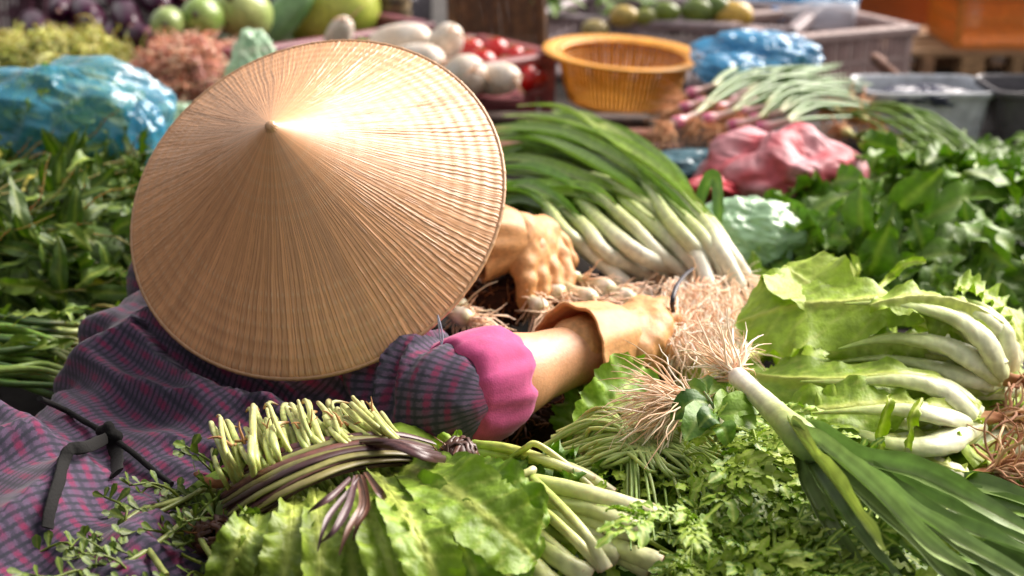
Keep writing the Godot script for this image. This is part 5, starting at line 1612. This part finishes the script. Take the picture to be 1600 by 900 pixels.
func near_leek():
	# the big leek laid on top, roots towards the hands
	var path := gp([[1150, 586, 0.672], [1205, 638, 0.672], [1262, 694, 0.668], [1330, 762, 0.655], [1440, 850, 0.625], [1640, 960, 0.58]])
	var o := thing("leek", path[0], "big single leek laid on top of the greens, its root tuft fanned out", "leek")
	var pts := cr(path, 70)
	var sh := MB.new()
	var white := L(248, 244, 230)
	tube(sh, pts.slice(0, 33), [[0.0, 0.0082], [0.05, 0.0098], [0.2, 0.0092], [0.55, 0.0115], [0.8, 0.0155], [0.93, 0.014], [1.0, 0.004]], 24, [[0.0, L(240, 220, 200)], [0.08, white], [0.3, L(236, 236, 196)], [0.6, L(200, 214, 130)], [0.85, L(150, 180, 104)], [1.0, L(140, 170, 110)]], 0.95, Vector3.UP, true, 0.03)
	part(o, "shank", sh, M.stalk)
	# leaf sheath where the blades part
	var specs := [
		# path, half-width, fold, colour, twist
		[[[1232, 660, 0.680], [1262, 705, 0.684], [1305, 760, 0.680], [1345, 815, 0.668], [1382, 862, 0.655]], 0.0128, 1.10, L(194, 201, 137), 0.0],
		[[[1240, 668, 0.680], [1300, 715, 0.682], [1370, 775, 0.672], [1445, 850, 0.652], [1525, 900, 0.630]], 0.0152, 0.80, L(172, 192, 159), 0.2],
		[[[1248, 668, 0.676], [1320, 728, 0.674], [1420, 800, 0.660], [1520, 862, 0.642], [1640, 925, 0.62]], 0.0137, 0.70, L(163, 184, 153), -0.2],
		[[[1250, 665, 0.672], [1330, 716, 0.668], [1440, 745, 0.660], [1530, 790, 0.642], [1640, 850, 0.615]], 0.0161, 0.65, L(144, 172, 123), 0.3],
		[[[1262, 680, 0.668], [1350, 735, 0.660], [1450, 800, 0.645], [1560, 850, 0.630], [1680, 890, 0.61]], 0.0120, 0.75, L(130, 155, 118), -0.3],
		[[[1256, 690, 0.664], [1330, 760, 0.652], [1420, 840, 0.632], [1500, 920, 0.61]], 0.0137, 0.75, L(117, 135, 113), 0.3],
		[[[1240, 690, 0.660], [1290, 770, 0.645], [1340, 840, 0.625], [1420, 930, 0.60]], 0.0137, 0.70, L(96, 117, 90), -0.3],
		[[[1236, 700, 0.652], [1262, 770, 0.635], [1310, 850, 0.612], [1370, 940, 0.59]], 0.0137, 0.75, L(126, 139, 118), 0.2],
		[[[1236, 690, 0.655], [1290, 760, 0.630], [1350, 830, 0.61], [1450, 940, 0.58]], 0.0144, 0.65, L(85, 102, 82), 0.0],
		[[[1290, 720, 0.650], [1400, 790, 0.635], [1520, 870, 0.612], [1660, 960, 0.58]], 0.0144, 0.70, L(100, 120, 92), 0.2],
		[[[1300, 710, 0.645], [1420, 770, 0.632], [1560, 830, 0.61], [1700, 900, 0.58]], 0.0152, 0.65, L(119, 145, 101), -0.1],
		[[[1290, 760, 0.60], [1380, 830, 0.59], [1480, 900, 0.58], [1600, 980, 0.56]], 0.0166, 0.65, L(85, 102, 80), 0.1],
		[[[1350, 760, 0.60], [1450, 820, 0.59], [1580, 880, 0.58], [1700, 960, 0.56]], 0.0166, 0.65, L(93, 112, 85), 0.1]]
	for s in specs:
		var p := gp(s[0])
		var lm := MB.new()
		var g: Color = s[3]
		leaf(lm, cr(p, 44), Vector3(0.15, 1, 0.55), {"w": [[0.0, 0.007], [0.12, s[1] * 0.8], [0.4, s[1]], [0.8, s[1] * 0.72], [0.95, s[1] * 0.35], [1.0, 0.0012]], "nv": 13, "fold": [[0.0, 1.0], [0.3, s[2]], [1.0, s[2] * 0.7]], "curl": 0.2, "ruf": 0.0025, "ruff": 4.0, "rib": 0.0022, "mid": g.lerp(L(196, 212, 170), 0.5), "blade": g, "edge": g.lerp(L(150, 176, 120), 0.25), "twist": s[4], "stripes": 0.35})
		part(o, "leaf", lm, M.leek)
	var rm := MB.new()
	for i in 170:
		var c := vary([L(250, 228, 200), L(244, 214, 182), L(252, 240, 224), L(236, 194, 158)][i % 4], 0.1)
		var d: Vector3 = (path[0] - path[1]).normalized() + Vector3(0.1, 0.12, 0.05)
		strand(rm, path[0] + rv(0.005), d + rv(0.42), rr(0.03, 0.078), rr(0.0008, 0.0014), c, 0.28, 7, 5, null, 0.05)
	part(o, "roots", rm, M.root, "stuff")
	# another root tuft lower down
	var q := gp([[1082, 630, 0.655], [1112, 652, 0.635], [1150, 690, 0.60]])
	var o2 := thing("leek", q[0], "leek half buried in the herbs with only its pale root tuft showing", "leek")
	var s2 := MB.new()
	tube(s2, cr(q, 12), [[0.0, 0.008], [1.0, 0.009]], 16, [[0.0, white], [1.0, L(200, 210, 140)]])
	part(o2, "shank", s2, M.stalk)
	var r2 := MB.new()
	for i in 220:
		strand(r2, q[0] + rv(0.006), Vector3(-1.0, 0.1, rr(-0.5, 0.5)) + rv(0.45), rr(0.04, 0.095), rr(0.0007, 0.0012), vary([L(248, 220, 190), L(240, 202, 168), L(252, 234, 214)][i % 3], 0.12), 0.32, 7, 4, null, 0.1)
	part(o2, "roots", r2, M.root, "stuff")
	# light green leaf under the gripping hand
	var cl := thing("cabbage_leaf", G(960, 630, 0.59), "light green crinkled leaf standing under the gripping glove", "leaf")
	big_leaf(cl, gp([[905, 720, 0.54], [930, 670, 0.575], [965, 620, 0.60], [1005, 575, 0.615]]), Vector3(0.4, 0.8, 0.6), [[0.0, 0.012], [0.4, 0.034], [0.8, 0.036], [1.0, 0.008]], [[0.0, 0.006], [1.0, 0.001]], L(140, 178, 76), L(196, 214, 146), {"fold": 0.3, "teeth": 0.12})
	big_leaf(cl, gp([[890, 700, 0.53], [905, 650, 0.56], [935, 600, 0.585]]), Vector3(-0.3, 0.8, 0.6), [[0.0, 0.012], [0.5, 0.03], [1.0, 0.006]], [], L(126, 166, 66), L(186, 206, 136), {"fold": 0.3, "teeth": 0.12})

# feathered leaf: a flat rib with toothed lobes in pairs
func lobed(mb: MB, a: Vector3, d: Vector3, up: Vector3, size: float, col: Color, mid: Color):
	d = d.normalized()
	var side := d.cross(up).normalized()
	var u := side.cross(d).normalized()
	var sag := rr(-0.10, 0.22)
	var bow := rr(-0.18, 0.18)
	var sp := cr([a, a + d * size * 0.35 + u * size * 0.06, a + d * size * 0.7 + side * size * bow * 0.4, a + d * size + side * size * bow - u * size * sag], 13)
	leaf(mb, sp, u, {"w": [[0.0, size * 0.012], [0.3, size * 0.03], [0.9, size * 0.035], [1.0, size * 0.01]], "nv": 3, "mid": mid, "blade": col, "rib": size * 0.02})
	for k in 9:
		var at := [3, 3, 5, 5, 7, 7, 9, 9, 11][k] as int
		var sg := 1.0 if k % 2 == 0 else -1.0
		var an: float = sg * rr(0.75, 1.05) if k < 8 else 0.0
		var ln: float = size * [0.20, 0.20, 0.30, 0.30, 0.34, 0.34, 0.27, 0.27, 0.30][k] * rr(0.85, 1.15)
		var f := (sp[mini(at + 1, 12)] - sp[at - 1]).normalized()
		var dd := (f * cos(an) + side * sin(an)).normalized()
		var p0 := sp[at]
		var b := p0 + dd * ln * 0.5 + u * ln * rr(0.0, 0.18)
		var c := p0 + (dd + f * 0.25) * ln * 0.95 + u * ln * rr(-0.30, 0.14)
		leaf(mb, cr([p0, b, c], 11), u + rv(0.2), {"w": [[0.0, ln * 0.11], [0.2, ln * 0.10], [0.4, ln * 0.24], [0.5, ln * 0.26], [0.58, ln * 0.13], [0.7, ln * 0.25], [0.78, ln * 0.24], [0.86, ln * 0.10], [0.93, ln * 0.12], [1.0, ln * 0.03]], "nv": 5, "fold": rr(-0.15, 0.35), "ruf": ln * 0.08, "ruff": 5.0, "rib": ln * 0.04, "mid": mid, "blade": col})

func under_leek():
	var c := G(1450, 850, 0.52)
	var o := thing("leek_top_layer", c, "loose leek tops lying under the big single leek", "leek tops")
	for i in 34:
		var a := G(rr(1230, 1500), rr(700, 880), 0.515 + rr(0, 0.03))
		var d := Vector3(rr(0.5, 1.0), 0.0, rr(0.3, 1.0)).normalized()
		var m := MB.new()
		leaf(m, cr([a, a + d * 0.08 + Vector3(0, 0.012, 0), a + d * 0.18], 16), Vector3(rr(-0.3, 0.3), 1, 0.4), {"w": [[0.0, 0.008], [0.4, 0.016], [1.0, 0.002]], "nv": 7, "fold": 0.5, "mid": L(150, 178, 124), "blade": vary(L(122, 156, 88), 0.2), "rib": 0.002, "stripes": 0.3})
		part(o, "leaf", m, M.leek)

func coriander():
	var c := G(1085, 790, 0.535)
	var o := thing("herb_bunch", c, "bunch of frilly lobed green herbs spilling between cut stems and leek leaves", "herbs")
	var cm := MB.new()
	mound(cm, c, Vector3(0.13, 0.055, 0.15), L(128, 164, 54), 0.3)
	part(o, "core", cm, M.leaf)
	# sprigs: a stalk with leaflets; shapes shared between sprigs
	var kinds := []
	for k in 12:
		var mb := MB.new()
		var tone: Color = [L(150, 182, 66), L(128, 164, 54), L(172, 200, 90), L(112, 148, 46), L(190, 208, 140), L(140, 174, 60)][k % 6]
		var st := cr([Vector3(-0.03, -0.012, 0), Vector3(0.0, 0.004, rr(-0.006, 0.006)), Vector3(0.03, 0.004, rr(-0.012, 0.012)), Vector3(0.05, -0.004, rr(-0.02, 0.02))], 14)
		tube(mb, st, [[0.0, 0.0018], [1.0, 0.0009]], 6, [[0.0, L(186, 206, 124)], [1.0, tone]])
		for q in [[5, -1], [7, 1], [10, -1], [12, 1], [13, 0]]:
			var p := st[q[0]]
			var d := Vector3(0.85, rr(-0.15, 0.3), q[1] * rr(0.3, 0.8)).normalized()
			lobed(mb, p, d, Vector3(rr(-0.2, 0.2), 1, rr(-0.5, 0.5)), rr(0.045, 0.068), vary(tone, 0.15), L(196, 212, 140))
		kinds.append(mb.mesh())
	for i in 260:
		var px := rr(905, 1290)
		var py := rr(655, 940)
		if py < 700 and px < 1120: continue
		if px < 985 and py < 725: continue
		if px > 1180 + (py - 655) * 0.45 or (px < 1040 and py > 770 - (px - 905) * 0.2): continue
		var lv := 0.598 + 0.022 * nz.get_noise_2d(px * 0.01, py * 0.01) - 0.03 * smoothstep(800, 930, py) + rr(-0.018, 0.008)
		var p := G(px, py, lv)
		var x := Vector3(0.55, -0.15, 0.75) + rv(0.7)
		x.z = absf(x.z) * 0.9 + 0.1; x.y = minf(x.y, 0.12)
		x = x.normalized()
		var y := (Vector3(0.0, 1, 0.45) + rv(0.4)).normalized()
		y = (y - x * x.dot(y)).normalized()
		var s := rr(0.75, 1.3)
		piece(o, "sprig", kinds[i % 12], M.leaf, Transform3D(Basis(x * s, y * s, x.cross(y) * s), p))
	# pale stalks arching from the tie
	for i in 60:
		var m := MB.new()
		var y0 := rr(655, 730)
		var x1 := rr(960, 1230)
		var pts := gp([[rr(840, 930), y0 + 20, 0.585], [rr(930, 1010), y0 - rr(5, 25), 0.618], [lerpf(980, x1, 0.6), rr(665, 740), 0.622], [x1, rr(720, 860), 0.60]])
		var g := vary([L(150, 186, 80), L(176, 200, 116), L(126, 164, 60)][i % 3], 0.15)
		tube(m, cr(pts, 18), [[0.0, 0.0022], [0.6, 0.0019], [1.0, 0.0009]], 7, [[0.0, L(196, 210, 130)], [1.0, g]], 1.0, Vector3.UP, false)
		part(o, "stalk", m, M.stalk)
	# mint sprig lying on the herbs
	var mp := G(1108, 640, 0.655)
	var mo := thing("mint_sprig", mp, "mint sprig with oval toothed leaves beneath the fanned leek roots", "mint")
	var stp := gp([[1118, 690, 0.63], [1122, 655, 0.65], [1112, 630, 0.66], [1100, 612, 0.665]])
	var sm := MB.new()
	tube(sm, cr(stp, 12), [[0.0, 0.0022], [1.0, 0.0012]], 7, [[0.0, L(120, 150, 70)], [1.0, L(96, 130, 60)]])
	part(mo, "stem", sm, M.stalk)
	for q in [[1120, 652, 1188, 640, 0.0145, 0], [1118, 650, 1182, 668, 0.015, 0], [1112, 640, 1070, 690, 0.016, 1], [1110, 630, 1048, 655, 0.015, 2], [1104, 622, 1060, 618, 0.011, 1], [1108, 618, 1140, 604, 0.010, 0], [1122, 660, 1092, 668, 0.012, 2], [1106, 615, 1092, 596, 0.008, 1], [1116, 645, 1150, 622, 0.010, 0], [1120, 668, 1140, 700, 0.012, 1]]:
		var a := G(q[0], q[1], 0.658)
		var b := G(q[2], q[3], 0.650 + rr(-0.01, 0.012))
		var m := (a + b) * 0.5 + Vector3(0, 0.010, 0.004)
		var lm := MB.new()
		var g: Color = [L(150, 188, 96), L(106, 150, 60), L(66, 112, 44)][q[5]]
		leaf(lm, cr([a, m, b], 18), Vector3(rr(-0.3, 0.3), 1, 0.6), {"w": [[0.0, 0.001], [0.12, 0.002], [0.3, q[4] * 0.8], [0.5, q[4]], [0.75, q[4] * 0.7], [1.0, 0.0006]], "nv": 9, "fold": 0.25, "ruf": 0.001, "teeth": 0.08, "rib": 0.0014, "mid": g.lerp(L(200, 220, 160), 0.5), "blade": g, "veins": 6.0, "puck": 0.0005})
		part(mo, "leaf", lm, M.leaf)

func cut_stems():
	var o := thing("cut_stem_bunch", G(900, 800, 0.58), "bunch of pale green stalks with cut ends between mustard bundle and frilly herbs", "stalk bunch")
	var pale := L(206, 220, 116)
	var white := L(238, 240, 182)
	for q in [
		[[[700, 722, 0.60], [790, 745, 0.618], [900, 766, 0.626], [1024, 806, 0.612]], 0.0082, 0.0104],
		[[[730, 770, 0.60], [840, 782, 0.612], [930, 798, 0.615], [1006, 830, 0.605]], 0.0075, 0.0100],
		[[[760, 790, 0.59], [850, 800, 0.602], [920, 812, 0.605], [992, 838, 0.595]], 0.0080, 0.0090],
		[[[860, 800, 0.575], [920, 838, 0.585], [980, 862, 0.590], [1034, 882, 0.585]], 0.0085, 0.0105],
		[[[850, 830, 0.57], [920, 850, 0.58], [975, 872, 0.582], [1018, 892, 0.578]], 0.0080, 0.0095],
		[[[840, 790, 0.58], [890, 822, 0.592], [930, 850, 0.592], [968, 868, 0.585]], 0.0080, 0.0105],
		[[[825, 742, 0.632], [870, 785, 0.640], [915, 835, 0.632], [948, 890, 0.610]], 0.0042, 0.0060],
		[[[800, 765, 0.615], [850, 800, 0.625], [900, 845, 0.620], [942, 888, 0.605]], 0.0045, 0.0060],
		[[[800, 820, 0.60], [840, 850, 0.61], [880, 878, 0.608], [922, 902, 0.598]], 0.0085, 0.0105],
		[[[790, 790, 0.605], [830, 825, 0.615], [870, 860, 0.612], [912, 898, 0.602]], 0.0060, 0.0070],
		[[[780, 830, 0.595], [815, 865, 0.605], [850, 900, 0.60], [890, 940, 0.59]], 0.0085, 0.0100],
		[[[740, 694, 0.605], [800, 702, 0.618], [860, 722, 0.622], [930, 748, 0.61]], 0.0048, 0.0042],
		[[[745, 776, 0.61], [790, 752, 0.632], [826, 738, 0.638], [832, 734, 0.637]], 0.0040, 0.0042],
		[[[742, 708, 0.60], [830, 716, 0.612], [905, 738, 0.612], [960, 770, 0.60]], 0.0060, 0.0050],
		[[[800, 715, 0.612], [822, 700, 0.630], [838, 694, 0.634], [880, 722, 0.622], [925, 762, 0.605]], 0.0032, 0.0034],
		[[[740, 800, 0.59], [800, 790, 0.60], [870, 805, 0.605], [940, 850, 0.59]], 0.0070, 0.0085]]:
		var m := MB.new()
		var k: Color = vary(pale, 0.1)
		tube(m, cr(gp(q[0]), 26), [[0.0, q[1]], [0.7, q[1]], [0.93, q[2]], [1.0, float(q[2]) * 0.94]], 16, [[0.0, vary(L(160, 188, 80), 0.12)], [0.45, k], [0.85, white], [0.97, L(230, 222, 180)], [1.0, L(222, 190, 146)]], 0.9, Vector3.UP, true, 0.09, L(226, 196, 160))
		part(o, "stalk", m, M.stalk)
	# leafy scraps among the stalks
	strew(o, 40, G(830, 770, 0.575), Vector3(0.07, 0.02, 0.04), leaf_kinds(4, 0.05, 0.016, L(150, 176, 90), L(90, 130, 44), {"teeth": 0.5, "ruf": 0.01}), 0.6, 1.1, M.leaf, Vector3(0.8, 0.2, 0.3), 0.8)
	strew(o, 60, G(960, 870, 0.535), Vector3(0.10, 0.02, 0.06), leaf_kinds(4, 0.05, 0.016, L(130, 156, 80), L(70, 104, 36), {"teeth": 0.5, "ruf": 0.01}), 0.6, 1.1, M.leaf, Vector3(0.8, 0.1, 0.3), 0.8)

func mustard_bundle():
	var o := thing("mustard_bundle", G(560, 790, 0.60), "tied bundle of mustard leaves bound with purple palm straps", "mustard bundle")
	var band := [[352, 795, 0.615], [400, 765, 0.650], [470, 730, 0.668], [550, 706, 0.672], [630, 702, 0.664], [700, 716, 0.640]]
	var cm := MB.new()
	mound(cm, G(560, 815, 0.55), Vector3(0.15, 0.065, 0.11), L(126, 154, 62), 0.15)
	part(o, "core", cm, M.leaf)
	# stalks above the band, brown root tips
	var pale := L(198, 210, 118)
	for i in 78:
		var s := clampf((i + rr(-1.4, 1.4)) / 77.0, 0.0, 1.0)
		var bx := lerpf(375, 660, s)
		var by := lerpf(790, 712, pow(s, 0.75))
		var tx := bx - lerpf(34, 78, s) + rr(-26, 26)
		var ty := by - lerpf(132, 80, s) * rr(0.55, 1.1)
		var m := MB.new()
		var top := 0.655 + rr(-0.02, 0.012)
		var dx := rr(-16, 34) if i % 3 == 0 else rr(-9, 3)
		var hb: float = float(ramp([[0.0, 0.628], [0.3, 0.652], [0.6, 0.664], [1.0, 0.660]], s)) - rr(0.014, 0.030)
		var p := gp([[bx + 26, by + 36, hb - 0.02], [bx, by, hb], [lerpf(bx, tx, 0.6) - 5.0, lerpf(by, ty, 0.6), top + 0.006], [tx, ty, top], [tx + dx, ty + rr(-8, 8), top - 0.006]])
		var r := rr(0.0017, 0.0036)
		tube(m, cr(p, 22), [[0.0, r], [0.6, r], [0.85, r * 0.8], [1.0, r * 0.3]], 10, [[0.0, vary(L(150, 180, 76), 0.15)], [0.5, vary(pale, 0.2)], [0.82, L(214, 216, 160)], [0.93, L(176, 126, 76)], [1.0, L(130, 84, 52)]], 0.9, Vector3.UP, true, 0.12)
		part(o, "stalk", m, M.stalk)
	var rt := MB.new()
	for i in 26:
		var s := rr(0.0, 1.0)
		var p := G(lerpf(345, 590, s) + rr(-8, 20), lerpf(696, 652, s) + rr(-6, 10), 0.66)
		strand(rt, p, Vector3(rr(-0.6, 0.6), rr(0.2, 1.0), rr(-0.4, 0.4)), rr(0.008, 0.026), rr(0.0008, 0.0016), vary(L(176, 128, 84), 0.2), 0.5, 5, 5)
	part(o, "rootlets", rt, M.root, "stuff")
	# leaves: pairs of base on the band and tip; the ones to the side spread over the cut stalks
	var lg := L(146, 176, 66)
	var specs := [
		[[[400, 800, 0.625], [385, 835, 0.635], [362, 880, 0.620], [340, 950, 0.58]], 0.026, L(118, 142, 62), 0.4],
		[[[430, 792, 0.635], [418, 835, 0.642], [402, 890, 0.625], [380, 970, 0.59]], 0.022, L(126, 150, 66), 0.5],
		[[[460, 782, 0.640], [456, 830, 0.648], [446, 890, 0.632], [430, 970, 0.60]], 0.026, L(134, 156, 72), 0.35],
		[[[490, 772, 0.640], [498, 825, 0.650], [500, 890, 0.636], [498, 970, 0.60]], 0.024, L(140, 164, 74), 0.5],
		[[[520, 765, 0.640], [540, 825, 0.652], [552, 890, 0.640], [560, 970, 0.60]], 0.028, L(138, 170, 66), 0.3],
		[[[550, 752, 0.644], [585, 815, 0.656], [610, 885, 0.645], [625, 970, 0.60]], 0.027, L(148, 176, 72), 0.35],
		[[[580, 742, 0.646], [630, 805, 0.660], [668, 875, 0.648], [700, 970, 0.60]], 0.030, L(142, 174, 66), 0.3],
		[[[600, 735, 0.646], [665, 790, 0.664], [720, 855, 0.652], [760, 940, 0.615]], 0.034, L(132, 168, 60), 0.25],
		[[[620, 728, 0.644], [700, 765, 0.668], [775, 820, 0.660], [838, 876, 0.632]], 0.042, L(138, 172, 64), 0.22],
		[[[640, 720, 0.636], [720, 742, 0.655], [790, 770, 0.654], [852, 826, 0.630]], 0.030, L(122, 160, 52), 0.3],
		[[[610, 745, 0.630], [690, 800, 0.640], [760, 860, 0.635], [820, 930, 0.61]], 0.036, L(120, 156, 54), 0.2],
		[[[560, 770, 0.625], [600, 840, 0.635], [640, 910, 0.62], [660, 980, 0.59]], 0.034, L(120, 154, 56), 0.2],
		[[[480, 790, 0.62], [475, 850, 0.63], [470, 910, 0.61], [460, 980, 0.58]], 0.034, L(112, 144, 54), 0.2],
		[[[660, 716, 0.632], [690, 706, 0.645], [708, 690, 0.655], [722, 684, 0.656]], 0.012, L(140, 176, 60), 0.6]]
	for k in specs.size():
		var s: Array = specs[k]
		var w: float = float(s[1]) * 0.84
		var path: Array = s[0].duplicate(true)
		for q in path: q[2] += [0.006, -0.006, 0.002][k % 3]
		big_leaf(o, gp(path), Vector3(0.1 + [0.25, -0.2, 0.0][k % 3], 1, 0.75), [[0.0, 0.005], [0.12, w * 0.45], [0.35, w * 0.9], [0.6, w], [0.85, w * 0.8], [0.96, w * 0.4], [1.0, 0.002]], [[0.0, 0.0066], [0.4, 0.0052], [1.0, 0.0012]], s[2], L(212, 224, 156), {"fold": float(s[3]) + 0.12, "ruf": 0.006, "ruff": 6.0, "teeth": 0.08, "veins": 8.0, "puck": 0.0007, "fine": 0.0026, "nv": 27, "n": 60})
	# straps of the band
	for i in 15:
		var f := i / 14.0 - 0.5
		var q := []
		for k in band.size():
			var t := k / 5.0
			var wide: float = lerpf(74, 34, t)
			q.append([band[k][0] + f * wide * 0.42 + rr(-3, 3), band[k][1] + f * wide + rr(-3, 3), band[k][2] - 0.010 * pow(absf(f * 2.0), 2.0) + rr(-0.001, 0.0015) + (0.002 if i % 3 == 0 else 0.0)])
		var m := MB.new()
		var c: Color = [L(96, 52, 54), L(74, 38, 44), L(150, 150, 84), L(112, 70, 60), L(86, 44, 56), L(136, 130, 76), L(66, 40, 40)][i % 7]
		tube(m, cr(gp(q), 40), [[0.0, 0.0028], [0.15, 0.0042], [0.8, 0.0040], [1.0, 0.0026]], 8, [[0.0, vary(c, 0.15)], [0.5, vary(c, 0.2)], [1.0, L(70, 42, 42)]], 0.38, Vector3(0, 1, 0.6), true, 0.1)
		part(o, "strap", m, M.strap)
	# crossing wrap near the knot
	for i in 9:
		var m := MB.new()
		var e := rr(-6, 6) + i * 3.0
		tube(m, cr(gp([[560 + e, 690 + i, 0.668], [600 + e, 688 + i * 1.5, 0.684], [645 + e, 700 + i * 2, 0.680], [690 + e * 0.5, 712 + i, 0.655]]), 20), [[0.0, 0.0026], [1.0, 0.0032]], 8, [[0.0, vary(L(84, 48, 52), 0.2)], [1.0, vary(L(70, 44, 44), 0.2)]], 0.4, Vector3(0, 1, 0.6), true, 0.1)
		part(o, "strap", m, M.strap)
	# loose strap ends hanging over the leaves
	for q in [[[556, 745], [545, 790], [522, 830], [500, 850], 0.0042], [[560, 742], [568, 790], [545, 830], [530, 868], 0.0046], [[566, 742], [574, 790], [560, 820], [552, 845], 0.0040], [[548, 748], [520, 775], [495, 792], [476, 806], 0.0036], [[572, 738], [590, 765], [600, 778], [606, 790], 0.0040], [[564, 748], [520, 800], [505, 830], [496, 862], 0.0030]]:
		var m := MB.new()
		var c := vary([L(92, 62, 66), L(120, 82, 66), L(76, 50, 58)][int(q[4] * 1e4) % 3], 0.1)
		leaf(m, cr(gp([[q[0][0], q[0][1], 0.672], [q[1][0], q[1][1], 0.676], [q[2][0], q[2][1], 0.672], [q[3][0], q[3][1], 0.660]]), 18), Vector3(rr(-0.4, 0.4), 1, 0.7), {"w": [[0.0, 0.0022], [0.45, q[4]], [1.0, 0.0005]], "nv": 5, "fold": 0.6, "mid": c, "blade": c, "rib": 0.001})
		part(o, "strap_end", m, M.strap)
	# knots
	for q in [[716, 716, 0.650, 0.017], [335, 838, 0.600, 0.018]]:
		var m := MB.new()
		var c := G(q[0], q[1], q[2])
		for i in 26:
			var ax := rv(1.0).normalized()
			var bx := ax.cross(rv(1.0)).normalized()
			var pts := PackedVector3Array()
			for k in 9:
				var t: float = k / 8.0 * 4.0
				pts.append(c + (ax * cos(t) * 1.15 + bx * sin(t)) * float(q[3]) * rr(0.75, 1.0))
			tube(m, pts, [[0.0, 0.002], [0.5, 0.0036], [1.0, 0.002]], 6, [[0.0, vary(L(96, 58, 42), 0.25)], [1.0, vary(L(70, 40, 34), 0.25)]], 0.5, ax, true, 0.1)
		for i in 16: strand(m, c, rv(1.0), rr(0.018, 0.04), 0.0009, vary(L(150, 96, 56), 0.2), 0.3, 4, 4)
		part(o, "knot", m, M.strap)

func purslane():
	var c := G(275, 860, 0.52)
	var o := thing("purslane_bunch", c, "dark bunch of small-leaved purslane sprigs in front of the vendor's shirt", "purslane")
	var cm := MB.new()
	mound(cm, c, Vector3(0.085, 0.055, 0.08), L(86, 110, 50), 0.3)
	part(o, "core", cm, M.leaf)
	var kinds := []
	for k in 6:
		var mb := MB.new()
		var st := cr([Vector3.ZERO, Vector3(0.02, 0.006, rr(-0.006, 0.006)), Vector3(0.04, 0.006, rr(-0.01, 0.01)), Vector3(0.058, 0.0, rr(-0.014, 0.014))], 12)
		tube(mb, st, [[0.0, 0.0015], [1.0, 0.0008]], 5, [[0.0, L(136, 146, 70)], [1.0, L(110, 130, 60)]])
		for q in [3, 4, 6, 7, 9, 10, 11, 11]:
			var d := Vector3(0.6, rr(-0.2, 0.6), rr(-1, 1)).normalized()
			var ln := rr(0.008, 0.014)
			leaf(mb, cr([st[q], st[q] + d * ln * 0.5, st[q] + d * ln], 6), Vector3(0, 1, rr(-0.4, 0.4)), {"w": [[0.0, ln * 0.05], [0.35, ln * 0.16], [0.7, ln * 0.30], [0.9, ln * 0.2], [1.0, ln * 0.03]], "nv": 5, "fold": 0.2, "mid": L(130, 146, 80), "blade": vary(L(86, 110, 50), 0.25), "rib": ln * 0.05})
		kinds.append(mb.mesh())
	for i in 150:
		var px := rr(150, 395)
		var py := rr(745, 930)
		if py < 900 - (px - 130) * 0.72: continue
		var p := G(px, py, 0.585 + rr(-0.03, 0.012))
		var x := (Vector3(-0.6, 0.15, 0.3) + rv(0.9)).normalized()
		var y := (Vector3(0, 1, 0.4) + rv(0.4)).normalized()
		y = (y - x * x.dot(y)).normalized()
		var s := rr(0.7, 1.2)
		piece(o, "sprig", kinds[i % 6], M.leaf, Transform3D(Basis(x * s, y * s, x.cross(y) * s), p))
	for q in [[[300, 800], [270, 830], [210, 872], [160, 888]], [[285, 780], [250, 790], [215, 800], [160, 845]], [[330, 790], [310, 830], [340, 880], [380, 910]], [[360, 770], [320, 765], [300, 775], [250, 800]], [[260, 900], [240, 870], [228, 850], [232, 835]]]:
		var m := MB.new()
		var p := []
		for w in q: p.append(G(w[0], w[1], 0.605))
		tube(m, cr(p, 20), [[0.0, 0.003], [1.0, 0.0022]], 8, [[0.0, L(166, 176, 96)], [1.0, L(140, 156, 80)]], 1.0, Vector3.UP, true, 0.12)
		part(o, "stem", m, M.stalk)
	# tan rootstock pointing out by the shirt
	var rm := MB.new()
	tube(rm, cr(gp([[306, 740, 0.62], [325, 752, 0.625], [345, 756, 0.622], [362, 745, 0.62]]), 12), [[0.0, 0.0022], [0.6, 0.0045], [1.0, 0.003]], 8, [[0.0, L(150, 96, 66)], [1.0, L(176, 120, 80)]], 1.0, Vector3.UP, true, 0.4)
	part(o, "root_stock", rm, M.root)
